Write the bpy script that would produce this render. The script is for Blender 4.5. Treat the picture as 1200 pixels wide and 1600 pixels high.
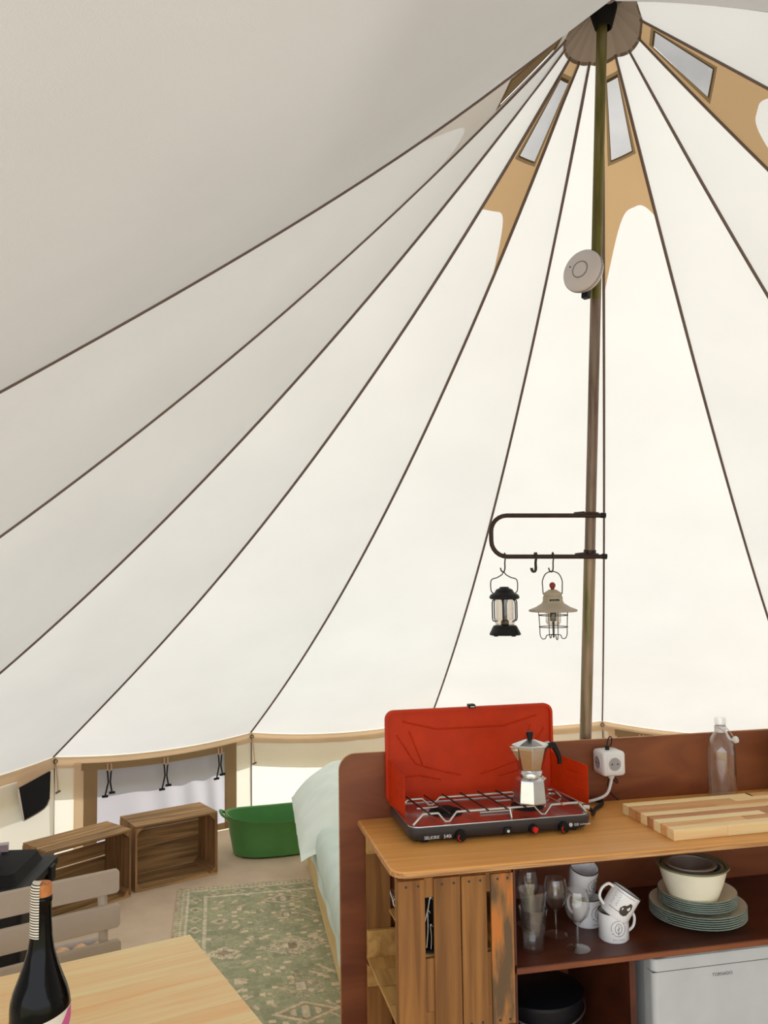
import bpy, math, random
from mathutils import Vector, Matrix
random.seed(7)
for o in list(bpy.data.objects): bpy.data.objects.remove(o, do_unlink=True)
SC = bpy.context.scene
COL = SC.collection
PI = math.pi
R = math.radians

# ---------------------------------------------------------------- camera
CAM = Vector((-.6237, -2.7923, 1.7482)); PITCH = .0676; ROLL = -.0129; FPX = 1343.0
cam = bpy.data.objects.new('camera', bpy.data.cameras.new('camera')); COL.objects.link(cam)
fw = Vector((0, math.cos(PITCH), math.sin(PITCH))); zu = Vector((0, -math.sin(PITCH), math.cos(PITCH)))
rt = Vector((1, 0, 0)) * math.cos(ROLL) + zu * math.sin(ROLL)
up = Vector((-1, 0, 0)) * math.sin(ROLL) + zu * math.cos(ROLL)
cam.matrix_world = Matrix(((rt.x, up.x, -fw.x, CAM.x), (rt.y, up.y, -fw.y, CAM.y), (rt.z, up.z, -fw.z, CAM.z), (0, 0, 0, 1)))
cam.data.sensor_fit = 'VERTICAL'; cam.data.sensor_height = 36; cam.data.sensor_width = 27
cam.data.lens = FPX / 1600 * 36; cam.data.clip_start = .02
SC.camera = cam
# ---------------------------------------------------------------- sky, sun, exposure
w = bpy.data.worlds.new('sky'); SC.world = w; w.use_nodes = True
bg = w.node_tree.nodes['Background']; bg.inputs[0].default_value = (.86, .92, 1.0, 1); bg.inputs[1].default_value = 1.45
sun = bpy.data.objects.new('sun', bpy.data.lights.new('sun', 'SUN')); COL.objects.link(sun)
sun.data.energy = 9.0; sun.data.angle = R(1.0); sun.data.color = (1, .98, .95)
SUN_AZ, SUN_EL = R(72), R(29)
sd = Vector((math.cos(SUN_AZ) * math.cos(SUN_EL), math.sin(SUN_AZ) * math.cos(SUN_EL), math.sin(SUN_EL)))
sun.rotation_euler = sd.to_track_quat('Z', 'Y').to_euler(); sun.location = sd * 12
SC.view_settings.view_transform = 'Standard'; SC.view_settings.look = 'None'
SC.view_settings.gamma = 1; SC.view_settings.use_curve_mapping = False
SC.view_settings.exposure = 0.9

# ---------------------------------------------------------------- helpers
def lin(c, g=1):
    return tuple(min(.9, g * x) for x in lin0(c)) + (1,)
def lin0(c):
    return tuple((v / 255 / 12.92 if v / 255 <= .04045 else ((v / 255 + .055) / 1.055) ** 2.4) for v in c)

class MB:
    def __init__(s): s.v = []; s.f = []
    def add(s, vs, fs, M=None):
        b = len(s.v)
        s.v += [tuple(M @ Vector(p)) if M else tuple(p) for p in vs]
        s.f += [tuple(i + b for i in f) for f in fs]
        return s
    def box(s, x0, x1, y0, y1, z0, z1, M=None):
        vs = [(x, y, z) for z in (z0, z1) for y in (y0, y1) for x in (x0, x1)]
        return s.add(vs, [(0, 2, 3, 1), (4, 5, 7, 6), (0, 1, 5, 4), (2, 6, 7, 3), (0, 4, 6, 2), (1, 3, 7, 5)], M)
    def loft(s, loops, cap=True, closed=True, M=None):
        n = len(loops[0]); vs = [p for l in loops for p in l]; fs = []
        for i in range(len(loops) - 1):
            for j in range(n if closed else n - 1):
                k = (j + 1) % n
                fs.append((i * n + j, i * n + k, (i + 1) * n + k, (i + 1) * n + j))
        if cap: fs += [tuple(range(n))[::-1], tuple(range((len(loops) - 1) * n, len(loops) * n))]
        return s.add(vs, fs, M)
    def lathe(s, prof, n=32, c=(0, 0), M=None, cap=True, ph=0):
        loops = [[(c[0] + r * math.cos(ph + 2 * PI * j / n), c[1] + r * math.sin(ph + 2 * PI * j / n), z) for j in range(n)] for r, z in prof]
        return s.loft(loops, cap, True, M)
    def prism(s, poly, z0, z1, M=None):
        return s.loft([[(x, y, z0) for x, y in poly], [(x, y, z1) for x, y in poly]], True, True, M)
    def tube(s, pts, r, n=8, cyc=False, M=None):
        P = [Vector(p) for p in pts]; L = len(P)
        rr = r if isinstance(r, (list, tuple)) else [r] * L
        loops = []; nrm = None
        for i in range(L):
            a = P[(i - 1) % L] if (i > 0 or cyc) else P[i]; b = P[(i + 1) % L] if (i < L - 1 or cyc) else P[i]
            t = (b - a).normalized()
            if nrm is None:
                nrm = t.cross(Vector((0, 0, 1)) if abs(t.z) < .9 else Vector((1, 0, 0))).normalized()
            nrm = (nrm - t * nrm.dot(t)).normalized(); bn = t.cross(nrm)
            loops.append([tuple(P[i] + (nrm * math.cos(2 * PI * k / n) + bn * math.sin(2 * PI * k / n)) * rr[i]) for k in range(n)])
        if cyc: loops.append(loops[0]); return s.loft(loops, False, True, M)
        return s.loft(loops, True, True, M)
    def grid(s, fn, nu, nv, skip=None, M=None):
        vs = [fn(i / nu, j / nv) for j in range(nv + 1) for i in range(nu + 1)]
        fs = [(j * (nu + 1) + i, j * (nu + 1) + i + 1, (j + 1) * (nu + 1) + i + 1, (j + 1) * (nu + 1) + i) for j in range(nv) for i in range(nu) if not (skip and skip(i, j))]
        return s.add(vs, fs, M)
    def build(s, name, mat, parent=None, smooth=None, bevel=0, seg=2, loc=None, rot=None):
        me = bpy.data.meshes.new(name); me.from_pydata(s.v, [], s.f); me.validate(); me.update()
        o = bpy.data.objects.new(name, me); COL.objects.link(o)
        if mat: me.materials.append(mat)
        if parent: o.parent = parent
        if loc: o.location = loc
        if rot: o.rotation_euler = rot
        if smooth:
            for p in me.polygons: p.use_smooth = True
            if smooth < 180:
                me.set_sharp_from_angle(angle=R(smooth))
        if bevel:
            m = o.modifiers.new('bevel', 'BEVEL'); m.width = bevel; m.segments = seg; m.limit_method = 'ANGLE'; m.angle_limit = R(40)
        return o

def rrect(x0, x1, y0, y1, r, n=6, corners=(1, 1, 1, 1)):
    out = []
    for k, (cx, cy, a) in enumerate([(x0 + r, y0 + r, PI), (x1 - r, y0 + r, 1.5 * PI), (x1 - r, y1 - r, 0), (x0 + r, y1 - r, .5 * PI)]):
        if corners[k]:
            out += [(cx + r * math.cos(a + .5 * PI * i / n), cy + r * math.sin(a + .5 * PI * i / n)) for i in range(n + 1)]
        else:
            out.append(((x0, x1, x1, x0)[k], (y0, y0, y1, y1)[k]))
    return out
def spline(pts, n=8, cyc=False):
    P = [Vector(p) for p in pts]; out = []; L = len(P)
    rng = range(L) if cyc else range(L - 1)
    for i in rng:
        p0 = P[(i - 1) % L] if (cyc or i > 0) else P[i]; p1 = P[i]; p2 = P[(i + 1) % L]
        p3 = P[(i + 2) % L] if (cyc or i < L - 2) else p2
        for k in range(n):
            t = k / n
            out.append(.5 * ((2 * p1) + (p2 - p0) * t + (2 * p0 - 5 * p1 + 4 * p2 - p3) * t * t + (3 * p1 - p0 - 3 * p2 + p3) * t ** 3))
    if not cyc: out.append(P[-1])
    return out
def tag(o, label=None, cat=None, group=None, kind=None):
    if label: o['label'] = label
    if cat: o['category'] = cat
    if group: o['group'] = group
    if kind: o['kind'] = kind
    return o
def thing(name, label, cat, loc=(0, 0, 0), rz=0, group=None, rot=None):
    o = bpy.data.objects.new(name, None); COL.objects.link(o); o.empty_display_size = .05
    o.location = loc; o.rotation_euler = rot if rot else (0, 0, rz)
    return tag(o, label, cat, group)
def struct(name, loc=(0, 0, 0), label=None):
    o = bpy.data.objects.new(name, None); COL.objects.link(o); o.location = loc; o.empty_display_size = .05
    return tag(o, label, kind='structure')
def copy_tree(o, parent=None):
    c = o.copy(); COL.objects.link(c); c.parent = parent
    for ch in list(o.children): copy_tree(ch, c)
    return c
def text(s, name, size, mat, parent, loc, rot=(PI / 2, 0, 0), ext=.0003, align='LEFT', sx=1):
    cu = bpy.data.curves.new(name, 'FONT'); cu.body = s; cu.size = size; cu.extrude = ext; cu.align_x = align; cu.resolution_u = 3
    t = bpy.data.objects.new('tmp', cu); COL.objects.link(t)
    bpy.context.view_layer.update()
    me = bpy.data.meshes.new_from_object(t.evaluated_get(bpy.context.evaluated_depsgraph_get()))
    bpy.data.objects.remove(t); bpy.data.curves.remove(cu)
    o = bpy.data.objects.new(name, me); COL.objects.link(o); o.parent = parent; o.location = loc; o.rotation_euler = rot; o.scale = (sx, 1, 1)
    me.materials.clear(); me.materials.append(mat)
    return o

# ---------------------------------------------------------------- materials
def newmat(name):
    m = bpy.data.materials.new(name); m.use_nodes = True; nt = m.node_tree
    return m, nt, nt.nodes['Principled BSDF']
def N(nt, t, **kw):
    n = nt.nodes.new(t)
    for k, v in kw.items(): setattr(n, k, v)
    return n
def plain(name, col, rough=.5, metal=0, var=.06, scale=8, bump=0, bscale=200, coat=0, spec=None, g=1.0):
    m, nt, b = newmat(name)
    tc = N(nt, 'ShaderNodeTexCoord'); no = N(nt, 'ShaderNodeTexNoise'); no.inputs['Scale'].default_value = scale; no.inputs['Detail'].default_value = 4
    nt.links.new(tc.outputs['Object'], no.inputs['Vector'])
    rp = N(nt, 'ShaderNodeValToRGB'); c = lin(col, g)
    rp.color_ramp.elements[0].position = .3; rp.color_ramp.elements[1].position = .7
    rp.color_ramp.elements[0].color = tuple(x * (1 - var) for x in c[:3]) + (1,)
    rp.color_ramp.elements[1].color = tuple(min(1, x * (1 + var)) for x in c[:3]) + (1,)
    nt.links.new(no.outputs['Fac'], rp.inputs[0]); nt.links.new(rp.outputs[0], b.inputs['Base Color'])
    b.inputs['Roughness'].default_value = rough; b.inputs['Metallic'].default_value = metal
    if coat: b.inputs['Coat Weight'].default_value = coat
    if spec is not None: b.inputs['Specular IOR Level'].default_value = spec
    if bump:
        n2 = N(nt, 'ShaderNodeTexNoise'); n2.inputs['Scale'].default_value = bscale; nt.links.new(tc.outputs['Object'], n2.inputs['Vector'])
        bp = N(nt, 'ShaderNodeBump'); bp.inputs['Strength'].default_value = bump; bp.inputs['Distance'].default_value = .002
        nt.links.new(n2.outputs['Fac'], bp.inputs['Height']); nt.links.new(bp.outputs[0], b.inputs['Normal'])
    return m
def wood(name, dark, light, axis=0, fine=40, along=1.5, rough=.55, rnd=.12, bump=.15, knots=False, dist=1.0, g=1.3, drift=.25):
    m, nt, b = newmat(name)
    tc = N(nt, 'ShaderNodeTexCoord'); mp = N(nt, 'ShaderNodeMapping')
    sc = [fine] * 3; sc[axis] = along; mp.inputs['Scale'].default_value = sc
    oi = N(nt, 'ShaderNodeObjectInfo'); off = N(nt, 'ShaderNodeVectorMath', operation='SCALE'); off.inputs[0].default_value = (13, 7, 17)
    nt.links.new(oi.outputs['Random'], off.inputs['Scale']); ad = N(nt, 'ShaderNodeVectorMath', operation='ADD')
    nt.links.new(tc.outputs['Object'], ad.inputs[0]); nt.links.new(off.outputs[0], ad.inputs[1]); nt.links.new(ad.outputs[0], mp.inputs['Vector'])
    no = N(nt, 'ShaderNodeTexNoise'); no.inputs['Scale'].default_value = 1; no.inputs['Detail'].default_value = 6; no.inputs['Distortion'].default_value = dist
    nt.links.new(mp.outputs[0], no.inputs['Vector'])
    rp = N(nt, 'ShaderNodeValToRGB'); e = rp.color_ramp.elements
    e[0].position = .3; e[0].color = lin(dark, g); e[1].position = .68; e[1].color = lin(light, g)
    nt.links.new(no.outputs['Fac'], rp.inputs[0])
    hs = N(nt, 'ShaderNodeHueSaturation'); mr = N(nt, 'ShaderNodeMapRange')
    mr.inputs['To Min'].default_value = 1 - rnd; mr.inputs['To Max'].default_value = 1 + rnd
    nt.links.new(oi.outputs['Random'], mr.inputs['Value']); nt.links.new(mr.outputs[0], hs.inputs['Value'])
    nt.links.new(rp.outputs[0], hs.inputs['Color']); col = hs.outputs[0]
    # broad tone drift
    n3 = N(nt, 'ShaderNodeTexNoise'); n3.inputs['Scale'].default_value = 3; nt.links.new(ad.outputs[0], n3.inputs['Vector'])
    mx = N(nt, 'ShaderNodeMixRGB', blend_type='MULTIPLY'); mx.inputs[0].default_value = drift
    nt.links.new(col, mx.inputs[1]); nt.links.new(n3.outputs['Fac'], mx.inputs[2])
    g = N(nt, 'ShaderNodeBrightContrast'); g.inputs['Bright'].default_value = 0; nt.links.new(mx.outputs[0], g.inputs[0]); col = g.outputs[0]
    if knots:
        vo = N(nt, 'ShaderNodeTexVoronoi'); vo.inputs['Scale'].default_value = 2.6; nt.links.new(ad.outputs[0], vo.inputs['Vector'])
        kr = N(nt, 'ShaderNodeValToRGB'); kr.color_ramp.elements[0].position = .015; kr.color_ramp.elements[0].color = (1, 1, 1, 1)
        kr.color_ramp.elements[1].position = .04; kr.color_ramp.elements[1].color = (0, 0, 0, 1); nt.links.new(vo.outputs['Distance'], kr.inputs[0])
        m2 = N(nt, 'ShaderNodeMixRGB'); nt.links.new(kr.outputs[0], m2.inputs[0]); nt.links.new(col, m2.inputs[1]); m2.inputs[2].default_value = lin((120, 75, 40)); col = m2.outputs[0]
    nt.links.new(col, b.inputs['Base Color']); b.inputs['Roughness'].default_value = rough
    bp = N(nt, 'ShaderNodeBump'); bp.inputs['Strength'].default_value = bump; bp.inputs['Distance'].default_value = .002
    nt.links.new(no.outputs['Fac'], bp.inputs['Height']); nt.links.new(bp.outputs[0], b.inputs['Normal'])
    return m
def cloth_trans(name, dcol, tcol, fac=.5, weave=350, var=.03, bump=.08):
    """thin canvas: part of the light is scattered back, part goes through"""
    m = bpy.data.materials.new(name); m.use_nodes = True; nt = m.node_tree; nt.nodes.remove(nt.nodes['Principled BSDF'])
    out = nt.nodes['Material Output']
    d = N(nt, 'ShaderNodeBsdfDiffuse'); t = N(nt, 'ShaderNodeBsdfTranslucent'); mix = N(nt, 'ShaderNodeMixShader'); mix.inputs[0].default_value = fac
    tc = N(nt, 'ShaderNodeTexCoord'); no = N(nt, 'ShaderNodeTexNoise'); no.inputs['Scale'].default_value = 2.2; no.inputs['Detail'].default_value = 5
    nt.links.new(tc.outputs['Object'], no.inputs['Vector'])
    for sh, c in ((d, dcol), (t, tcol)):
        rp = N(nt, 'ShaderNodeValToRGB'); l = lin(c)
        rp.color_ramp.elements[0].position = .3; rp.color_ramp.elements[1].position = .7
        rp.color_ramp.elements[0].color = tuple(x * (1 - var) for x in l[:3]) + (1,); rp.color_ramp.elements[1].color = tuple(min(1, x * (1 + var)) for x in l[:3]) + (1,)
        nt.links.new(no.outputs['Fac'], rp.inputs[0]); nt.links.new(rp.outputs[0], sh.inputs['Color'])
    n2 = N(nt, 'ShaderNodeTexNoise'); n2.inputs['Scale'].default_value = weave; n2.inputs['Detail'].default_value = 2; nt.links.new(tc.outputs['Object'], n2.inputs['Vector'])
    bp = N(nt, 'ShaderNodeBump'); bp.inputs['Strength'].default_value = bump; bp.inputs['Distance'].default_value = .003
    nt.links.new(n2.outputs['Fac'], bp.inputs['Height'])
    for sh in (d, t): nt.links.new(bp.outputs[0], sh.inputs['Normal'])
    nt.links.new(d.outputs[0], mix.inputs[1]); nt.links.new(t.outputs[0], mix.inputs[2]); nt.links.new(mix.outputs[0], out.inputs[0])
    return m
def glass(name, col=(255, 255, 255), rough=.02, body=.03):
    """thin glass wall: clear with Fresnel reflections and a faint surface haze"""
    m = bpy.data.materials.new(name); m.use_nodes = True; nt = m.node_tree; nt.nodes.remove(nt.nodes['Principled BSDF'])
    tr = N(nt, 'ShaderNodeBsdfTransparent'); tr.inputs[0].default_value = lin0(col) + (1,); gl = N(nt, 'ShaderNodeBsdfGlossy'); gl.inputs['Roughness'].default_value = rough
    df = N(nt, 'ShaderNodeBsdfDiffuse'); df.inputs[0].default_value = lin((200, 200, 200))
    tc = N(nt, 'ShaderNodeTexCoord'); no = N(nt, 'ShaderNodeTexNoise'); no.inputs['Scale'].default_value = 30; nt.links.new(tc.outputs['Object'], no.inputs['Vector'])
    mr = N(nt, 'ShaderNodeMapRange'); mr.inputs['To Max'].default_value = body; nt.links.new(no.outputs['Fac'], mr.inputs['Value'])
    lf = N(nt, 'ShaderNodeLayerWeight'); pw_n = N(nt, 'ShaderNodeMath', operation='POWER'); pw_n.inputs[1].default_value = 3; nt.links.new(lf.outputs['Facing'], pw_n.inputs[0]); lw = N(nt, 'ShaderNodeMath', operation='MULTIPLY_ADD'); lw.inputs[1].default_value = .9; lw.inputs[2].default_value = .07; nt.links.new(pw_n.outputs[0], lw.inputs[0])
    m1 = N(nt, 'ShaderNodeMixShader'); m2 = N(nt, 'ShaderNodeMixShader')
    nt.links.new(mr.outputs[0], m1.inputs[0]); nt.links.new(tr.outputs[0], m1.inputs[1]); nt.links.new(df.outputs[0], m1.inputs[2])
    nt.links.new(lw.outputs[0], m2.inputs[0]); nt.links.new(m1.outputs[0], m2.inputs[1]); nt.links.new(gl.outputs[0], m2.inputs[2])
    nt.links.new(m2.outputs[0], nt.nodes['Material Output'].inputs[0])
    return m

M = {}
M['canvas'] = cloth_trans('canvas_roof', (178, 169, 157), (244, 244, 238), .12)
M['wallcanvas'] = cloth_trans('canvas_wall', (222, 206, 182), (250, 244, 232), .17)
M['hem'] = cloth_trans('canvas_hem', (226, 202, 172), (236, 212, 182), .5)
M['tan'] = cloth_trans('canvas_tan', (150, 124, 92), (192, 160, 118), .12)
M['dblcanvas'] = cloth_trans('canvas_doubled', (186, 178, 168), (200, 194, 184), .12)
M['tandark'] = cloth_trans('canvas_tan_binding', (112, 90, 64), (80, 66, 46), .35)
M['crown'] = cloth_trans('crown_fabric', (134, 120, 106), (110, 96, 82), .12)
M['meshpane'] = cloth_trans('vent_mesh', (112, 112, 112), (200, 198, 196), .15, weave=600, bump=.2, var=.25)
M['winpane'] = cloth_trans('window_mesh', (156, 153, 157), (206, 202, 208), .17, weave=500, bump=.15)
M['seam'] = plain('seam_webbing', (116, 98, 90), .9)
M['blackcloth'] = plain('black_pocket_cloth', (14, 13, 16), .9)
M['floor'] = plain('groundsheet', (170, 150, 128), .75, var=.10, scale=5, bump=.3, bscale=60, g=1.65)
M['grass'] = plain('outside_grass', (150, 144, 112), .95, var=.25, scale=6)
M['pole'] = None
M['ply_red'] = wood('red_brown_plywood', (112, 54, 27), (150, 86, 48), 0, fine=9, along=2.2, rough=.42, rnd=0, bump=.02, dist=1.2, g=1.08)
M['ply_shaded'] = wood('shaded_red_plywood', (84, 38, 22), (116, 58, 34), 0, fine=9, along=2.2, rough=.45, rnd=0, bump=.02, dist=1.2, g=.75)  # same red-brown plywood, with the shade under the worktop painted into its colour
M['ply_top'] = wood('worktop_plywood', (170, 116, 56), (188, 136, 73), 0, fine=45, along=1.2, rough=.4, rnd=0, bump=.015, g=1.75)
M['ply_edge'] = wood('plywood_edge', (140, 92, 54), (206, 160, 104), 0, fine=120, along=4, rough=.6, rnd=0, bump=.05)
M['cratewood'] = wood('old_crate_wood', (100, 74, 45), (182, 143, 95), 0, fine=34, along=2, rough=.8, rnd=.14)
M['cratewood_y'] = wood('old_crate_wood_depth', (100, 72, 42), (166, 124, 80), 1, fine=34, along=2, rough=.8, rnd=.14)
M['slatwood'] = wood('upright_slat_wood', (120, 78, 35), (164, 112, 56), 2, fine=34, along=2, rough=.75, rnd=.08, g=1.1)
M['palewood'] = wood('pale_board_wood', (160, 118, 62), (206, 164, 98), 1, fine=26, along=2, rough=.7, rnd=.08)
M['pine'] = wood('pine_boards', (200, 152, 88), (236, 198, 134), 0, fine=24, along=1.4, rough=.45, rnd=.05, knots=True, bump=.03)
M['pine_leg'] = wood('pine_leg', (200, 152, 88), (232, 194, 130), 2, fine=24, along=1.4, rough=.5, rnd=.04)
M['bedpine'] = wood('bed_pine', (206, 172, 112), (232, 204, 146), 1, fine=24, along=1.2, rough=.6, rnd=.04, g=1.1, drift=.05)
M['steel'] = plain('brushed_steel', (200, 200, 202), .25, 1, var=.05, scale=60)
M['wire'] = plain('plated_wire', (205, 203, 198), .35, 1, var=.05)
M['darkwire'] = plain('dark_wire', (70, 66, 62), .45, .8)
M['alu'] = plain('cast_aluminium', (206, 206, 206), .22, 1, var=.06, scale=40)
M['bracket'] = plain('brown_bracket_steel', (62, 46, 42), .4, .6, var=.2, scale=30)
M['black'] = plain('black_plastic', (16, 16, 17), .5, spec=.3)
M['blackmatt'] = plain('black_matt', (24, 22, 22), .75, spec=.25)
M['charcoal'] = plain('charcoal_enamel', (58, 56, 58), .42, .2, bump=.05)
M['orange'] = plain('orange_red_enamel', (196, 50, 4), .5, 0, var=.08, scale=20, spec=.25)
M['red'] = plain('red_button', (214, 36, 30), .35)
M['white'] = plain('white_plastic', (226, 224, 222), .35)
M['whitetext'] = plain('white_print', (220, 220, 220), .6)
M['greytext'] = plain('grey_print', (70, 70, 74), .6)
M['fridge'] = plain('fridge_enamel', (206, 210, 210), .35, bump=.03, bscale=300, g=0.85)
M['enamel'] = plain('white_enamel', (222, 220, 222), .25, coat=.4, g=1.25)
M['rim'] = plain('dark_rim', (44, 44, 48), .4)
M['print'] = plain('mug_print', (58, 56, 66), .6)
M['brownprint'] = plain('brown_print', (66, 54, 44), .6, var=.3, scale=120)
M['plate'] = plain('sage_plate', (132, 146, 138), .4, coat=.2, g=1.1)
M['platein'] = plain('cream_plate_face', (212, 204, 180), .4, g=1.3)
M['bowl'] = plain('cream_bowl', (220, 212, 192), .4, g=1.3)
M['bowlin'] = plain('grey_brown_bowl', (134, 118, 106), .45)
M['bowlrim'] = plain('olive_bowl_rim', (120, 122, 88), .4)
M['glass'] = glass('clear_glass')
M['greenglass'] = glass('green_glass', (168, 186, 170), body=.05)
M['lampglass'] = glass('smoked_lamp_glass', (250, 247, 243))
M['taupe'] = plain('taupe_lacquer', (176, 162, 142), .5)
M['knobred'] = plain('red_brown_wood_knob', (140, 44, 30), .4)
M['detector'] = plain('detector_plastic', (196, 188, 190), .5, g=1.2)
M['well'] = plain('socket_well_plastic', (158, 154, 158), .5)
M['chair'] = plain('taupe_chair_plastic', (146, 132, 116), .6, bump=.15, bscale=400, g=1.5)
M['green'] = plain('green_plastic', (62, 112, 56), .5, bump=.1, bscale=300, g=1.6)
M['sheet'] = plain('grey_green_sheet', (176, 188, 180), .85, var=.05, bump=.2, bscale=40, g=1.5)
M['pillow'] = plain('pale_sage_pillowcase', (196, 204, 196), .85, var=.04, bump=.25, bscale=30, g=1.45)
M['pillowhem'] = plain('pillow_hem_shade', (150, 152, 150), .9)
M['bottleglass'] = plain('dark_bottle_glass', (6, 6, 7), .12, spec=.17)
M['cork'] = plain('cork', (190, 120, 66), .8, var=.2, scale=90)
M['label'] = plain('paper_label', (226, 216, 204), .7)
M['pink'] = plain('pink_label', (206, 92, 150), .7)
M['paleitem'] = plain('pale_lilac_card', (190, 170, 176), .7)
M['purple'] = plain('dark_blue_ceramic', (56, 54, 96), .35)
M['bag'] = plain('white_paper_bag', (216, 208, 200), .85)
M['chunk'] = plain('pale_tan_chunks', (214, 172, 132), .8, var=.35, scale=30)
M['darkbin'] = plain('dark_bin_plastic', (18, 20, 25), .45, spec=.3)
M['darkinner'] = plain('dark_cutlery_box', (16, 15, 16), .7)
# weathered pole: bare steel with green and pink-brown staining
def pole_mat(name, a, b_, c_):
    m, nt, b = newmat(name); tc = N(nt, 'ShaderNodeTexCoord'); mp = N(nt, 'ShaderNodeMapping'); mp.inputs['Scale'].default_value = (45, 45, 2.2)
    no = N(nt, 'ShaderNodeTexNoise'); no.inputs['Scale'].default_value = 1; no.inputs['Detail'].default_value = 4
    nt.links.new(tc.outputs['Object'], mp.inputs[0]); nt.links.new(mp.outputs[0], no.inputs['Vector'])
    rp = N(nt, 'ShaderNodeValToRGB'); e = rp.color_ramp.elements; e[0].position = .33; e[0].color = lin(a); e[1].position = .66; e[1].color = lin(c_)
    x = rp.color_ramp.elements.new(.5); x.color = lin(b_)
    nt.links.new(no.outputs['Fac'], rp.inputs[0]); nt.links.new(rp.outputs[0], b.inputs['Base Color']); b.inputs['Metallic'].default_value = .45; b.inputs['Roughness'].default_value = .42
    return m
M['pole_up'] = pole_mat('pole_olive', (84, 78, 30), (112, 104, 48), (134, 124, 92))
M['pole_mid'] = pole_mat('pole_brown', (86, 68, 58), (126, 106, 94), (140, 124, 112))
M['pole_low'] = pole_mat('pole_green_pink', (104, 106, 58), (148, 128, 106), (162, 138, 122))

# ================================================================ TENT
H, HW, RT, AX, AY = 3.6054, .6349, 3.6793, .1137, -.0967
SE = {1: (3.6406, .0537, -.3168, .0664), 2: (3.1798, .2305, -.1793, .0165), 3: (2.7165, .2469, -.1003, -.006), 4: (2.3793, .2505, -.2013, .0038),
      5: (2.0142, .2828, -.1374, -.0083), 6: (1.6541, .2609, -.1157, .0002), 7: (1.3106, .2727, -.1235, .0002), 8: (.9402, .2211, -.0068, -.0039),
      9: (.5114, .2505, -.0948, .0011), 10: (.0558, .197, -.0444, .0082), 11: (-.4031, .0585, .0782, .0268), 12: (-.8523, -.157, .2531, .0568)}
RIDGE_A = R(-100)
def seam(k, t):
    if k in (13, 0):                       # ridge running out to the raised door frame
        r = 3.35 * t; z = H - (H - 2.45) * t - .31 * 4 * t * (1 - t)
        return Vector((r * math.cos(RIDGE_A) + AX * (1 - t), r * math.sin(RIDGE_A) + AY * (1 - t), z))
    a, s, y, dz = SE[k]
    z = H - (H - HW) * t - 4 * t * (1 - t) * (s + y * (t - .5)) + dz * t
    return Vector((RT * t * math.cos(a) + AX * (1 - t), RT * t * math.sin(a) + AY * (1 - t), z))
def roofpt(k, s, t):
    p = seam(k, t) * (1 - s) + seam(k + 1, t) * s; q = 4 * s * (1 - s)
    if 1 <= k <= 11:
        p.z -= .045 * q * t ** 5 + .012 * q * math.sin(PI * t)
    return p
T0, TC = .006, .033
ceiling = struct('ceiling', label='cream canvas bell tent roof with dark seams rising to the pole')
VENTS = {1: 0, 4: 1, 7: 0, 10: 0}
def tarch(k, s):
    if k == 4: return .128 + .05 * max(0, (s - .45) / .55) ** 2.2 + .006 * (1 - s)
    return .132 + .06 * max(0, (.55 - s) / .55) ** 2.2 + .016 * max(0, (s - .7) / .3) ** 2
for k in range(0, 13):
    vent = k in VENTS
    ns, ntt = 10, 30
    if vent:
        t_lo = lambda s: tarch(k, s)
    else:
        t_lo = lambda s: TC
    mb = MB().grid(lambda s, v: tuple(roofpt(k, s, t_lo(s) + (1 - t_lo(s)) * v ** 1.15)), ns if not vent else 24, ntt)
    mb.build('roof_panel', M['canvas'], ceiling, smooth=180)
    if vent:
        W0, W1 = .046, .094; S0, S1 = (.22, .80)
        rows = [TC, .040, W0, W1, .104, None]; cols = [0, S0 - .10, S0, .36, .5, .65, S1, S1 + .09, 1]
        cs = [0, .06, S0 - .10, S0, .3, .4, .5, .6, .7, S1, S1 + .085, 1]
        rs = [TC, W0 - .004, W0, .06, .08, W1, W1 + .003]
        ci0, ci1 = cs.index(S0), cs.index(S1); ri0, ri1 = rs.index(W0), rs.index(W1)
        fine = 24
        # tan flap down to the window foot, with the window opening left out
        vs = []; fs = []
        for r_ in rs:
            for c_ in cs: vs.append(tuple(roofpt(k, c_, r_)))
        n = len(cs); bind = []
        for j in range(len(rs) - 1):
            for i in range(n - 1):
                if ri0 <= j < ri1 and ci0 <= i < ci1: continue
                f = (j * n + i, j * n + i + 1, (j + 1) * n + i + 1, (j + 1) * n + i)
                near = (ri0 - 1 <= j <= ri1) and (ci0 - 1 <= i <= ci1)
                (bind if near else fs).append(f)
        fl = MB().add(vs, fs)
        fl.grid(lambda s, v: tuple(roofpt(k, s, rs[-1] + (tarch(k, s) - rs[-1]) * v)), fine, 5)
        flap = fl.build('vent_flap', M['tan'] if k != 1 else M['dblcanvas'], ceiling, smooth=180)
        MB().add(vs, bind).build('vent_binding', M['tandark'], flap, smooth=180)
        MB().grid(lambda s, v: tuple(roofpt(k, S0 - .02 + (S1 - S0 + .04) * s, W0 - .0015 + (W1 - W0 + .003) * v) + Vector((0, 0, .003))), 8, 8).build('vent_mesh', M['meshpane'] if k != 1 else M['tandark'], flap, smooth=180)
def ribbon(pf, w, d, ts):
    loops = []
    for i, t in enumerate(ts):
        p = pf(t); a = pf(max(t - .01, 0)); b = pf(min(t + .01, 1)); tg = (b - a).normalized()
        out = Vector((p.x, p.y, 0)).normalized(); side = tg.cross(out).normalized(); inn = -(side.cross(tg)).normalized()
        if inn.z > 0: inn = -inn
        loops.append([tuple(p + side * w / 2), tuple(p + side * w / 2 + inn * d), tuple(p - side * w / 2 + inn * d), tuple(p - side * w / 2)])
    return MB().loft(loops)
for k in range(1, 14):
    ribbon(lambda t: seam(k, t), .010, .006, [TC + (1 - TC) * i / 40 for i in range(41)]).build('seam', M['seam'], ceiling)
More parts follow.
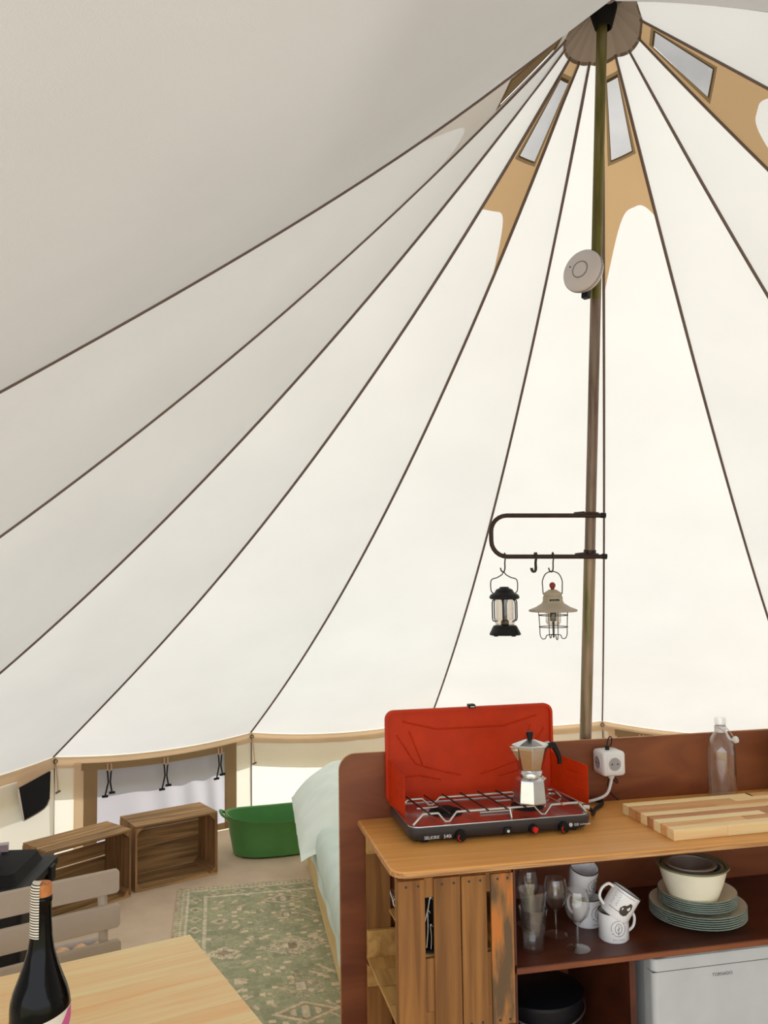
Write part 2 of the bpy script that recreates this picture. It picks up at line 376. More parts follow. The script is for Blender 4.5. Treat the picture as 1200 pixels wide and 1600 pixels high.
def crownpt(k):
    return lambda s_, v: tuple(roofpt(k, s_, T0 + (TC + .002 - T0) * v) - Vector((0, 0, -.001 + .002 * v * math.sin(PI * s_) ** 2)))
for k in range(13): MB().grid(crownpt(k), 8, 5).build('crown_patch', M['crown'], ceiling, smooth=180)
MB().lathe([(.09, H + .01), (.09, H + .02), (.0, H + .03)], 24, (AX, AY)).build('crown_cap', M['crown'], ceiling, smooth=40)
MB().lathe([(.05, H - .02), (.028, H - .10), (.024, H - .10), (.02, H - .02)], 24, (AX, AY)).build('crown_cone', M['blackmatt'], ceiling, smooth=40)

# walls: straight canvas between the corner straps, hem band inside, valance outside
RW = RT * .992
def corner(k):
    p = seam(k, 1); return p
def wallpt(k, s, h, inn=0.0):
    """h: 1 at the eave, 0 at the floor"""
    e = roofpt(k, s, 1); out = Vector((e.x, e.y, 0)).normalized()
    q = 4 * s * (1 - s)
    b = e - out * (.012 + inn); return Vector((b.x, b.y, e.z * h))
walls = {n: struct('wall_' + n, label=l) for n, l in (('left', 'low cream canvas side wall with a black pocket'), ('far', 'low sunlit canvas wall under the far eave'),
         ('right', 'low cream canvas wall at the right'), ('near', 'unseen short canvas door flaps, entrance widened to add daylight'))}
side = {1: 'left', 2: 'left', 3: 'left', 4: 'far', 5: 'far', 6: 'far', 7: 'far', 8: 'right', 9: 'right', 10: 'right', 11: 'right'}
WIN = {4: (.18, .855), 7: (.13, .86)}
ZW0, ZW1 = .06, .865
for k in range(1, 12):
    par = walls[side[k]]
    if k in WIN:
        s0, s1 = WIN[k]; cs = [0, .05, .09, s0] + [s0 + (s1 - s0) * i / 8 for i in range(1, 8)] + [s1, .9, .95, 1]
        rs = [0, ZW0, .3, .6, ZW1, .93, 1]
        vs = [tuple(wallpt(k, c_, r_)) for r_ in rs for c_ in cs]; n = len(cs)
        fs = [(j * n + i, j * n + i + 1, (j + 1) * n + i + 1, (j + 1) * n + i) for j in range(len(rs) - 1) for i in range(n - 1)
              if not (rs[j] >= ZW0 and rs[j + 1] <= ZW1 and cs[i] >= s0 - 1e-6 and cs[i + 1] <= s1 + 1e-6)]
        MB().add(vs, fs).build('wall_panel', M['wallcanvas'], par, smooth=180)
    else:
        MB().grid(lambda s, v: tuple(wallpt(k, s, v, .01 * math.sin(5 * s + k) * math.sin(PI * v))), 10, 6).build('wall_panel', M['wallcanvas'], par, smooth=180)
    # hem just inside under the eave and the valance outside
    MB().grid(lambda s, v: tuple(wallpt(k, s, 1 - .105 * (1 - v), .006 + .004 * math.sin(40 * s) * (1 - v))), 24, 2).build('hem_band', M['hem'], par, smooth=180)
    def val(s, v):
        e = roofpt(k, s, 1); out = Vector((e.x, e.y, 0)).normalized(); return tuple(e + out * (.03 + .02 * v) - Vector((0, 0, .19 * v)))
    MB().grid(val, 10, 3).build('valance', M['canvas'], par, smooth=180)
for k in range(2, 12):                       # corner seam, ring and hanging strap
    par = walls[side[k]]
    c = corner(k); out = Vector((c.x, c.y, 0)).normalized(); tn = Vector((-out.y, out.x, 0)); p = c - out * .03
    MB().tube([tuple(c - out * .016 + Vector((0, 0, -.01))), (c.x - out.x * .016, c.y - out.y * .016, .002)], .004, 6).build('wall_seam', M['seam'], par)
    st = MB().tube(spline([p + Vector((0, 0, -.015)), p - tn * .008 + Vector((0, 0, -.08)), p - tn * .015 + Vector((0, 0, -.15)), p - tn * .02 + Vector((0, 0, -.215))]), .0035, 6).build('strap', M['hem'], par)
    MB().tube([p - tn * .02 + Vector((0, 0, -.205)) - tn * .012, p - tn * .02 + Vector((0, 0, -.215)) + tn * .016], .006, 6).build('toggle', M['seam'], st)
    MB().tube([tuple(p + tn * .012 * math.cos(a) + Vector((0, 0, -.025 + .012 * math.sin(a)))) for a in [2 * PI * i / 12 for i in range(12)]], .003, 6, cyc=True).build('ring', M['darkwire'], st)
# windows in the wall
for n_, (k, (s0, s1)) in enumerate(WIN.items()):
    win = struct('window_%d' % (n_ + 1), label=('wall window with grey mesh and tan frame behind the wooden crates' if k == 4 else 'wall window top showing over the kitchen back panel'))
    def wp(s, h, inn): return wallpt(k, s0 + (s1 - s0) * s, ZW0 + (ZW1 - ZW0) * h, inn)
    def band(a0, a1, b0, b1, inn, m, nm, nu=10, nv=3):
        return MB().grid(lambda u_, v_: tuple(wp(a0 + (a1 - a0) * u_, b0 + (b1 - b0) * v_, inn)), nu, nv).build(nm, m, win, smooth=180)
    band(-.09, 1.06, 1.0, 1.09, .012, M['tan'], 'window_frame', 20, 2)
    band(-.14, -.075, -.06, 1.10, .011, M['hem'], 'window_tape', 2, 10)
    band(-.075, .02, -.06, 1.09, .013, M['tan'], 'window_frame', 3, 10)
    band(.985, 1.085, -.06, 1.09, .013, M['tan'], 'window_frame', 3, 10)
    band(-.09, 1.06, -.06, .03, .013, M['tan'], 'window_frame', 20, 2)
    MB().grid(lambda u_, v_: tuple(wp(u_, v_, -.004 + .008 * math.sin(26 * u_ ** 1.6 + 2 * v_) * (.35 + u_) * (1 - .4 * v_))), 60, 12).build('window_pane', M['winpane'], win, smooth=180)
    for s_ in (.10, .515, .945):
        c = wp(s_, 1.0, .02); tn = (wp(s_ + .02, 1, .02) - wp(s_, 1, .02)).normalized()
        lp = MB().tube([tuple(c + tn * x + Vector((0, 0, z))) for x, z in ((-.012, .035), (-.012, -.005), (0, -.016), (.012, -.005), (.012, .035))], .005, 6).build('hanging_loop', M['hem'], win)
        for sg in (-1, 1):
            e = c + tn * (.022 * sg - .004) + Vector((0, 0, -.155 + .01 * sg))
            MB().tube([c + tn * .012 * sg + Vector((0, 0, -.005)), c + tn * (.006 * sg) + Vector((0, 0, -.08)), e], .005, 6).build('cord', M['blackcloth'], lp)
            MB().tube([e - tn * .018, e + tn * .018], .008, 6).build('toggle', M['blackcloth'], lp)
# black pocket hanging on the left wall
pk = thing('wall_pocket', 'black cloth pocket with cream edging hanging on the left canvas wall', 'pocket', tuple(Vector((2.66, 0, 0)) * 0 + Vector((-2.70, 2.36, .33))))
pa = wallpt(3, .785, .5, .03); pb = wallpt(3, .965, .5, .03)
dx = (pb - pa); dx.z = 0; L_ = dx.length; dx.normalize(); inn_ = Vector((dx.y, -dx.x, 0));
if inn_.dot(Vector((pa.x, pa.y, 0))) > 0: inn_ = -inn_
pk.location = (pa.x, pa.y, .32); pk.rotation_euler = (0, 0, math.atan2(dx.y, dx.x))
pw = L_ * .98
def pock(s, v):
    z0 = .0 + .055 * s; z1 = .19 + .06 * s
    if s > .75 and v < .5: z0 += (.04 * ((s - .75) / .25) ** 2) * (1 - 2 * v)
    x = (.18 * (1 - v) * (1 - s) + .0) * pw + s * pw * (1 - .02 * (1 - v)); bul = .012 * math.sin(PI * s) * (1 - v)
    return (x, -(.012 + bul), z0 + (z1 - z0) * v)
mbk = MB().grid(pock, 14, 10); mbk.grid(lambda s, v: (pock(s, v)[0], -.003, pock(s, v)[2]), 14, 10)
mbk.build('pouch', M['blackcloth'], pk, smooth=180)
MB().tube([pock(0, i / 8) for i in range(9)], .006, 6).build('edging', M['label'], pk)
MB().tube([pock(i / 8, 0) for i in range(9)], .004, 6).build('edging', M['seam'], pk)
MB().grid(lambda s, v: (s * pw, -.006, .19 + .06 * s + (.075 - .01 * s) * v), 8, 3).build('hanging_flap', M['hem'], pk)
# door flaps, unseen behind the camera, cut short so the opening adds daylight
for k0, sgn in ((1, 1), (12, -1)):
    a = corner(k0); b = seam(13, 1); q = a.lerp(b, .22)
    mb = MB(); mb.add([(a.x, a.y, 0), (q.x, q.y, 0), tuple(q), tuple(a)], [(0, 1, 2, 3)])
    mb.build('door_flap', M['wallcanvas'], walls['near'])
# floor and ground
poly = [(corner(k).x * .995, corner(k).y * .995) for k in range(12, 0, -1)]
poly = poly[::-1] + []
ed = [(2.6 * math.cos(RIDGE_A) - .9, 3.45 * math.sin(RIDGE_A)), (2.6 * math.cos(RIDGE_A) + 1.2, 3.45 * math.sin(RIDGE_A))]
fpoly = [(corner(k).x * .995, corner(k).y * .995) for k in range(12, 0, -1)] + ed
tag(MB().prism(fpoly, -.012, 0).build('floor', M['floor']), 'beige groundsheet covering the tent floor', kind='structure')
tag(MB().grid(lambda s, v: ((s - .5) * 60, (v - .5) * 60, -.02), 4, 4).build('ground_outside', M['grass']), 'grass outside the tent', kind='structure')

# ================================================================ CENTRE POLE
def polept(z): return Vector((.0026 + .0308 * z, .226 - .0895 * z, z))
pl = thing('centre_pole', 'tall weathered metal pole holding up the tent peak', 'pole', tuple(polept(0)))
P0 = polept(0)
def pseg(z0, z1, r, nm, m): return MB().tube([polept(z0) - P0, polept(z1) - P0], r, 20).build(nm, m, pl, smooth=60)
pseg(.012, 1.805, .0195, 'lower_section', M['pole_low']); pseg(1.80, 2.63, .0175, 'middle_section', M['pole_mid']); pseg(2.63, 3.56, .0175, 'upper_section', M['pole_up'])
pseg(1.797, 1.807, .0205, 'joint_collar', M['bracket'])
MB().lathe([(.06, 0), (.06, .008), (.026, .012), (.024, .05)], 24).build('foot_plate', M['bracket'], pl, smooth=40)
# bracket
YB = .055
bp = polept(1.85)
br = thing('lantern_bracket', 'brown U-shaped steel hanging bracket clamped to the pole', 'bracket', (bp.x, bp.y - .028, 1.85))
ZT, ZB, XL, XR = .0725, -.0625, -.332, .034
pts = [(XR, 0, ZT), (-.25, 0, ZT)]
cz = (ZT + ZB) / 2; rr_ = .052
pts = [(XR, 0, ZT - .004)] + [(XL + rr_, 0, ZT)] + [(XL + rr_ - rr_ * math.sin(a), 0, ZT - rr_ + rr_ * math.cos(a)) for a in [PI / 2 * i / 6 for i in range(1, 7)]]
pts += [(XL + rr_ - rr_ * math.cos(a), 0, ZB + rr_ - rr_ * math.sin(a)) for a in [PI / 2 * i / 6 for i in range(0, 6)]] + [(XL + rr_, 0, ZB), (XR - .004, 0, ZB - .004)]
MB().tube(pts, .0075, 10).build('bar', M['bracket'], br, smooth=60)
for z in (ZT, ZB):
    MB().tube([(.026 * math.cos(a) + (.0308 * z), .028 + .026 * math.sin(a) - .0895 * z, z + .004) for a in [2 * PI * i / 20 for i in range(20)]], .004, 8, cyc=True).build('clamp', M['bracket'], br, smooth=60)
    MB().tube([(-.055, .006, z), (-.02, .012, z + .003)], .009, 8).build('clamp_sleeve', M['bracket'], br, smooth=60)
    MB().tube([(.030, .0, z - .003), (.046, .0, z - .004)], .0092, 10).build('end_cap', M['black'], br, smooth=60)
ZBW = 1.85 + ZB; YBW = bp.y - .028
def shook(x, ln, label, rz=0):
    t = thing('hanging_hook', label, 'hook', (x, YBW, ZBW), rz, 'hooks on the pole bracket')
    p = [(0, .011, -.004), (0, .009, .008), (0, 0, .0115), (0, -.010, .006), (0, -.011, -.006), (-.001, -.006, -.02), (0, .001, -ln + .012), (-.002, .0, -ln + .002), (-.006, 0, -ln - .002), (-.012, 0, -ln + .002), (-.015, 0, -ln + .012)]
    MB().tube(spline(p, 6), .0024, 8).build('wire', M['darkwire'], t, smooth=60)
    return t
XH = {1: bp.x - .289, 2: bp.x - .19, 3: bp.x - .131}
shook(XH[1], .048, 'thin grey hook carrying the black lantern'); shook(XH[2], .050, 'empty grey hook between the two lanterns')
h2 = [o for o in bpy.data.objects if o.name.startswith('hanging_hook')][-1]
MB().tube(spline([(.006, .010, 0), (.005, 0, .011), (.004, -.011, -.004), (.002, -.006, -.02), (.004, .001, -.040), (0, .0, -.050), (-.006, 0, -.050), (-.010, 0, -.038)], 6), .003, 8).build('wire', M['darkwire'], h2, smooth=60)
shook(XH[3], .050, 'thin grey hook carrying the taupe lantern')
# black lantern
ln = thing('black_lantern', 'black camping lantern with glass cylinder hanging from the bracket', 'lantern', (XH[1] - .004, YBW, ZBW - .0505 - .2045))
MB().lathe([(.0, 0), (.050, 0), (.051, .004), (.046, .014), (.040, .026), (.036, .031), (.0, .032)], 36).build('base', M['black'], ln, smooth=40)
for a in range(4): MB().lathe([(.007, -.003), (.007, .002)], 10, (.04 * math.cos(a * PI / 2 + .6), .04 * math.sin(a * PI / 2 + .6))).build('foot', M['black'], ln)
MB().lathe([(.0285, .031), (.033, .040), (.034, .048), (.030, .052), (.030, .118), (.028, .118), (.028, .053), (.032, .047), (.031, .041), (.027, .033)], 36, cap=False).build('glass_cylinder', M['lampglass'], ln, smooth=40)
MB().lathe([(.013, .031), (.013, .045), (.008, .05), (.0075, .1), (.012, .118)], 20).build('burner', M['blackmatt'], ln, smooth=40)
MB().lathe([(.0, .116), (.044, .116), (.049, .120), (.049, .125), (.044, .132), (.033, .137), (.030, .142), (.026, .148), (.016, .152), (.014, .156), (.0, .157)], 36).build('cap', M['black'], ln, smooth=40)
for a in range(6):
    q = a * PI / 3 + .25; c, s_ = math.cos(q), math.sin(q)
    MB().tube([(.032 * c, .032 * s_, .118), (.041 * c, .041 * s_, .112), (.043 * c, .043 * s_, .104), (.043 * c, .043 * s_, .055), (.041 * c, .041 * s_, .047), (.030 * c, .030 * s_, .044)], .0021, 6).build('guard_wire', M['darkwire'], ln, smooth=60)
MB().tube(spline([(-.036, 0, .136), (-.043, 0, .145), (-.042, 0, .178), (-.022, 0, .187), (-.007, 0, .196), (0, 0, .2045), (.007, 0, .196), (.022, 0, .187), (.042, 0, .178), (.043, 0, .145), (.036, 0, .136)], 6), .0018, 8).build('handle', M['darkwire'], ln, smooth=60)
# taupe lantern
LT = (XH[3] - .004, YBW, ZBW - .0505 - .2215)
lt = thing('taupe_lantern', 'taupe lantern with flared shade, wire cage and red knob', 'lantern', LT)
Z = lambda px: .2215 - (px - 896) * .00211
MB().lathe([(.0, Z(924)), (.012, Z(924)), (.028, Z(929)), (.030, Z(932)), (.029, Z(934)), (.032, Z(935)), (.032, Z(941)), (.036, Z(945)), (.056, Z(951)), (.078, Z(955)), (.079, Z(957)), (.076, Z(958)), (.05, Z(955)), (.028, Z(949)), (.0, Z(949))], 44).build('shade', M['taupe'], lt, smooth=28)
MB().lathe([(.0, Z(925)), (.006, Z(925)), (.006, Z(922.5)), (.009, Z(920)), (.0105, Z(917.5)), (.009, Z(915)), (.005, Z(913)), (.0, Z(912.6))], 20).build('knob', M['knobred'], lt, smooth=60)
bd = MB().grid(lambda s, v: (.0325 * math.sin((s - .5) * 1.0), -.0325 * math.cos((s - .5) * 1.0), Z(940.6) + .0085 * (v - .5)), 10, 1).build('badge', M['black'], lt)
text('Barebones', 'lettering', .0052, M['taupe'], bd, (0, -.0331, Z(940.6) - .0016), ext=.0001, align='CENTER')
MB().tube(spline([(-.031, 0, Z(931)), (-.032, 0, Z(920)), (-.032, 0, Z(910)), (-.022, 0, Z(900)), (-.005, 0, Z(896)), (.005, 0, Z(896)), (.022, 0, Z(900)), (.032, 0, Z(910)), (.032, 0, Z(920)), (.031, 0, Z(931))], 6), .0018, 8).build('handle', M['darkwire'], lt, smooth=60)
for z, r in ((Z(963.5), .047), (Z(981.5), .046)):
    MB().tube([(r * math.cos(2 * PI * i / 28), r * math.sin(2 * PI * i / 28), z) for i in range(28)], .0015, 6, cyc=True).build('cage_ring', M['darkwire'], lt, smooth=60)
for a in range(4):
    q = a * PI / 2 + .12; c, s_ = math.cos(q), math.sin(q)
    MB().tube(spline([(.050 * c, .050 * s_, Z(957)), (.048 * c, .048 * s_, Z(964)), (.046 * c, .046 * s_, Z(981)), (.045 * c, .045 * s_, Z(994)), (.038 * c, .038 * s_, Z(999.5)), (.028 * c, .028 * s_, Z(999)), (.022 * c, .022 * s_, Z(994)), (0, 0, Z(993.5))], 5), .0015, 6).build('cage_wire', M['darkwire'], lt, smooth=60)
MB().lathe([(.022, Z(956)), (.025, Z(960)), (.025, Z(974)), (.018, Z(979)), (.0, Z(980)), (.0, Z(979.2)), (.017, Z(978.2)), (.0238, Z(973.6)), (.0238, Z(960)), (.021, Z(956))], 28, cap=False).build('glass_globe', M['lampglass'], lt, smooth=60)
MB().lathe([(.011, Z(955)), (.011, Z(972)), (.004, Z(973)), (.003, Z(998))], 16).build('wick_tube', M['darkwire'], lt, smooth=40)
# smoke detector
dn = Vector((-.70, -.70, .13)).normalized()
dp = polept(2.71) + Vector((-.05, -.035, 0))
qd = dn.to_track_quat('Z', 'Y').to_euler()
dt = thing('smoke_detector', 'round pale grey smoke detector fixed high on the pole', 'detector', tuple(dp - dn * .012), rot=qd)
MB().lathe([(.0, -.002), (.066, -.002), (.070, .006), (.071, .016), (.069, .024), (.062, .030), (.045, .033), (.0, .034)], 56).build('housing', M['detector'], dt, smooth=40)
MB().lathe([(.0255, .033), (.0275, .0348), (.0285, .033)], 48, cap=False).build('button_groove', M['rim'], dt, smooth=60)
MB().lathe([(.0, .0335), (.0245, .0340), (.0235, .0355), (.0, .0362)], 40).build('test_button', M['detector'], dt, smooth=40)
MB().lathe([(.0028, .030), (.0028, .0345)], 10, (-.038, .018)).build('indicator_light', M['rim'], dt)
vent_me = MB()
for i in range(70):
    a = 2 * PI * i / 70
    vent_me.box(-.0009, .0009, .0695, .0716, .011, .020, Matrix.Rotation(a, 4, 'Z'))
tag(vent_me.build('vent_slots', M['black'], dt), kind='stuff')
MB().box(-.012, .012, -.085, -.045, -.02, .002).build('mount_strap', M['black'], dt, bevel=.003)

# ================================================================ KITCHEN UNIT
YAW = R(12.4); CO = Vector((-.623, -.57, 0)); CU = Vector((math.cos(YAW), math.sin(YAW), 0)); CV = Vector((-math.sin(YAW), math.cos(YAW), 0)); ZC = .99
def W(a, b, z=0): return tuple(CO + CU * a + CV * b + Vector((0, 0, z)))
def cthing(name, label, cat, a, b, z, rz=0, group=None): return thing(name, label, cat, W(a, b, z), YAW + rz, group)
kc = cthing('kitchen_counter', 'plywood camp kitchen counter with red-brown back panel and shelf', 'counter', 0, 0, 0)
def plate_xz(poly, y0, y1):
    n = len(poly); return MB().loft([[(x, y0, z) for x, z in poly], [(x, y1, z) for x, z in poly]])
wt = MB().prism(rrect(.008, 1.80, -.015, .467, .042, 8, (1, 0, 0, 0)), ZC - .018, ZC).build('worktop', M['ply_top'], kc, bevel=.004)
MB().prism(rrect(.0065, 1.80, -.0165, .467, .0435, 8, (1, 0, 0, 0)), ZC - .0155, ZC - .0055).build('worktop_edge', M['ply_edge'], wt)
plate_xz(rrect(-.048, 2.0, .007, 1.187, .05, 8, (0, 0, 0, 1)), .468, .482).build('back_panel', M['ply_red'], kc, bevel=.003)
plate_xz(rrect(-.0488, 2.0, .008, 1.188, .05, 8, (0, 0, 0, 1)), .4715, .4785).build('panel_edge', M['ply_edge'], kc)
sh = MB().box(.343, 1.80, .022, .467, .690, .708).build('shelf', M['ply_shaded'], kc, bevel=.002)
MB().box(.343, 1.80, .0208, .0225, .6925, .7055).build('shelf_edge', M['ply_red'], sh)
MB().box(.682, .700, .06, .467, .0, .690).build('divider', M['ply_shaded'], kc)
MB().box(.343, .349, .035, .467, .0, .972).build('inner_side', M['ply_shaded'], kc)
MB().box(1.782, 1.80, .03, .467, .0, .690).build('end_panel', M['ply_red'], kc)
MB().box(.349, 1.78, .035, .467, .05, .066).build('floor_board', M['ply_shaded'], kc)
MB().box(.343, 1.80, .03, .05, .955, .972).build('rail', M['ply_shaded'], kc)

def upright_crate(z0, z1, label):
    t = cthing('upright_crate', label, 'crate', .027, .02, z0, 0, 'crates under the counter')
    h = z1 - z0; b = MB
    for (x0, x1, m) in ((0, .071, 0), (.095, .166, 0), (.169, .237, 0), (.249, .310, 1)):
        s = MB().box(x0, x1, 0, .009, .0 + random.uniform(0, .004), h - random.uniform(.0, .006)).build('slat', M['slatwood'] if not m else M['wornslat'], t, bevel=.0015)
        for xx in (.3, .75):
            for zz in (.012, h - .016):
                MB().tube([(x0 + (x1 - x0) * xx, -.0006, zz), (x0 + (x1 - x0) * xx, .003, zz)], .0035, 8).build('nail', M['rim'], s)
    for z in (.0, h - .05):
        MB().box(0, .310, .009, .020, z, z + .05).build('batten', M['slatwood'], t, bevel=.0015)
    MB().box(0, .310, .009, .018, .05, .182).build('batten', M['slatwood'], t, bevel=.0015) if h < .45 else None
    MB().box(0, .012, .02, .036, .0, h).build('corner_post', M['slatwood'], t)
    for y in (.0, .105, .21, .315):
        MB().box(0.0, .31, .022 + y, .022 + y + .10, .012, .022).build('shelf_board', M['palewood'], t, bevel=.001)
        MB().box(.30, .31, .022 + y, .022 + y + .10, .022, h).build('end_board', M['palewood'], t, bevel=.001)
    for (x0, x1) in ((.0, .075), (.16, .23), (.235, .305)):
        MB().box(x0, x1, .424, .434, .012, h).build('back_slat', M['slatwood'], t, bevel=.001)
    MB().box(0, .310, .41, .424, .022, .10).build('back_batten', M['palewood'], t, bevel=.001)
    MB().box(0, .310, .41, .424, h - .06, h).build('back_batten', M['palewood'], t, bevel=.001)
    return t
# worn slat: orange-brown with a grey stain patch
m, nt, b = newmat('worn_slat_wood'); tc = N(nt, 'ShaderNodeTexCoord'); mp = N(nt, 'ShaderNodeMapping'); mp.inputs['Scale'].default_value = (26, 26, 5)
no = N(nt, 'ShaderNodeTexNoise'); no.inputs['Detail'].default_value = 5; no.inputs['Scale'].default_value = 1; nt.links.new(tc.outputs['Object'], mp.inputs[0]); nt.links.new(mp.outputs[0], no.inputs['Vector'])
rp = N(nt, 'ShaderNodeValToRGB'); e = rp.color_ramp.elements; e[0].position = .40; e[0].color = lin((104, 80, 54)); e[1].position = .58; e[1].color = lin((196, 118, 52)); x = e.new(.49); x.color = lin((158, 108, 60))
nt.links.new(no.outputs['Fac'], rp.inputs[0]); nt.links.new(rp.outputs[0], b.inputs['Base Color']); b.inputs['Roughness'].default_value = .8; M['wornslat'] = m
uc = upright_crate(.572, .956, 'old slatted crate standing on end under the worktop corner')
upright_crate(.0, .571, 'lower slatted crate on the floor beneath the counter corner crate')
# cutlery
cb = cthing('cutlery_box', 'dark open cutlery box inside the upright counter crate', 'box', .10, .055, .572 + .1845)
cbm = MB(); cbm.box(0, .17, .0, .30, 0, .006); cbm.box(0, .006, 0, .30, .006, .10); cbm.box(.164, .17, 0, .30, .006, .10); cbm.box(0.006, .164, .294, .30, .006, .10)
cbm.box(.05, .164, 0, .006, .006, .16); cbm.box(.006, .05, .03, .036, .006, .16)
cbm.build('tray', M['darkinner'], cb)
st_ = MB().box(.027 - .027, .0, 0, 0, 0, 0)
MB().box(-.02, .19, -.01, .31, -.008, 0).build('ledge', M['palewood'], cb)
cut = [((.107, .045, .775), (.112, .046, .865), 'steel fork handle showing through the crate slit'), ((.098, .042, .83), (.118, .043, .90), 'slanted steel knife handle in the crate slit'),
       ((.119, .046, .77), (.119, .047, .83), 'short steel spoon handle in the crate slit')]
for a_, b_, lb in cut:
    t = cthing('cutlery', lb, 'cutlery', a_[0], a_[1], a_[2]); d = Vector(b_) - Vector(a_)
    MB().tube(spline([(0, 0, 0), tuple(d * .5 + Vector((.002, 0, 0))), tuple(d), tuple(d + Vector((.006, 0, -.004)))], 5), .0022, 8).build('handle', M['steel'], t, smooth=60)
wk = cthing('whisk', 'looped wire whisk sticking out of the open side of the crate', 'whisk', .06, .17, .80, 0)
for i in range(5):
    MB().tube(spline([(.05, 0, -.03), (.01, -.02 + .010 * i, .02), (-.015, -.015 + .008 * i, .05 + .004 * i), (.0, -.01 + .012 * i, .065), (.03, 0, .02), (.05, .004, -.03)], 6), .0013, 6).build('loop', M['wire'], wk, smooth=60)
MB().tube([(.05, 0, -.03), (.10, .01, -.043)], .006, 8).build('handle', M['darkwire'], wk, smooth=60)

# ---- stove
sv = cthing('camp_stove', 'charcoal two-burner camping stove with raised orange lid', 'stove', .099, .183, ZC)
SW, SDp = .547, .262
def rl(i, z, r=.03, n=6): return [(x, y, z) for x, y in rrect(i, SW - i, i, SDp - i, max(r - i * .6, .004), n)]
MB().loft([rl(.022, .004), rl(.012, .008), rl(.002, .02), rl(.0, .032), rl(.0, .042), rl(.005, .044)]).build('body', M['charcoal'], sv, smooth=35)
MB().loft([rl(.006, .0442), rl(.012, .0447), rl(.018, .0452)], cap=True).build('tray', M['steel'], sv, smooth=35)
MB().tube([(x, y, .0455) for x, y in rrect(.006, SW - .006, .006, SDp - .006, .026, 6)], .0022, 6, cyc=True).build('tray_rim', M['steel'], sv, smooth=60)
for i, (x, y) in enumerate(((.05, .03), (SW - .05, .03), (.05, SDp - .04), (SW - .05, SDp - .04))):
    MB().lathe([(.012, 0), (.012, .008)], 14, (x, y)).build('foot', M['black'], sv)
for x in (.145, .40):
    bn = MB().lathe([(.05, .045), (.048, .050), (.040, .051), (.036, .049)], 32, (x, .135)).build('burner', M['blackmatt'], sv, smooth=40)
    MB().lathe([(.026, .049), (.026, .058), (.018, .061)], 24, (x, .135)).build('burner_cap', M['blackmatt'], bn, smooth=40)
# grate
G = .074
def bar(y, zz, nm):
    p = [(.018, y - .004, .047), (.048, y, zz)]
    for cx in (.118, .405):
        p += [(cx - .026, y, zz), (cx - .006, y - .003, .050), (cx + .006, y - .003, .050), (cx + .028, y, zz)]
    p += [(SW - .030, y, zz), (SW - .008, y - .002, .047)]
    return MB().tube(p, .0034, 8).build(nm, M['wire'], sv, smooth=60)
bar(.03, G, 'grate_bar'); bar(.205, G - .004, 'grate_bar')
MB().tube([(.305, .03, G), (.309, .026, .046)], .0032, 8).build('grate_leg', M['wire'], sv, smooth=60)
for i in range(9):
    x = .052 + i * .057
    MB().tube([(x + .012, .012, G + .002), (x, .115, G + .004), (x - .006, .222, G + .001)], .0024, 8).build('cross_wire', M['darkwire'] if i not in (6, 7, 8) else M['wire'], sv, smooth=60)
for x, y in ((.12, .15), (.37, .17)): MB().tube([(x - .06, y, .057), (x + .01, y, .057)], .003, 8).build('gas_pipe', M['wire'], sv, smooth=60)
MB().tube([(.235, .09, .049), (.335, .09, .049)], .003, 8).build('gas_pipe', M['wire'], sv, smooth=60)
# lid
LY0, LY1 = .262, .279
lid = plate_xz(rrect(-.006, SW - .004, .044, .326, .028, 8), LY0 + .009, LY1).build('lid', M['orange'], sv, bevel=.003)
ro = rrect(-.006, SW - .004, .044, .326, .028, 8); ri = rrect(.002, SW - .012, .052, .318, .022, 8)
n = len(ro)
MB().loft([[(x, LY1 - .004, z) for x, z in ro], [(x, LY0, z) for x, z in ro], [(x, LY0, z) for x, z in ri], [(x, LY0 + .010, z) for x, z in ri]], cap=False).build('lid_lip', M['orange'], lid, smooth=30)
yf = LY0 + .0085
for p in ([(.05, yf, .29), (.16, yf, .262), (.38, yf, .262), (.49, yf, .29)], [(.03, yf, .25), (.09, yf, .16), (.20, yf, .125)], [(.515, yf, .25), (.45, yf, .16), (.33, yf, .125)],
          [(.03, yf, .12), (.10, yf, .125), (.17, yf, .108)], [(.515, yf, .12), (.44, yf, .125), (.36, yf, .108)], [(.07, yf, .26), (.115, yf, .15), (.235, yf, .118)], [(.47, yf, .26), (.42, yf, .15), (.30, yf, .118)]):
    MB().tube(p, .0026, 6).build('pressed_ridge', M['orange'], lid, smooth=60)
MB().box(.262, .284, LY0 - .004, LY1 + .002, .322, .334).build('latch', M['black'], lid, bevel=.002)
MB().tube([(.266, LY0 - .004, .327), (.280, LY0 - .004, .327)], .003, 8).build('latch_pin', M['wire'], lid, smooth=60)
def wing(x0, x1, ye, h0, h1, nm):
    vs = [(x0, LY0, .045), (x1, ye, .042), (x1, ye, h1), (x0, LY0, h0)]
    v2 = [(x + .0018, y, z) for x, y, z in vs]
    o = MB().add(vs + v2, [(0, 1, 2, 3), (7, 6, 5, 4), (0, 4, 5, 1), (1, 5, 6, 2), (2, 6, 7, 3), (3, 7, 4, 0)]).build(nm, M['orange'], sv, bevel=.0008)
    sgn = 1 if x0 < .2 else -1
    for f in (.35, .55, .75):
        MB().tube([(x0 + (x1 - x0) * u_ + .001 * sgn, LY0 + (ye - LY0) * u_, .044 + (h0 + (h1 - h0) * u_ - .044) * f) for u_ in (.45, .95)], .0022, 6).build('wing_ridge', M['orange'], o, smooth=60)
    return o
wing(.002, .016, .115, .178, .160, 'wind_shield'); wing(SW - .012, SW + .042, .115, .172, .158, 'wind_shield')
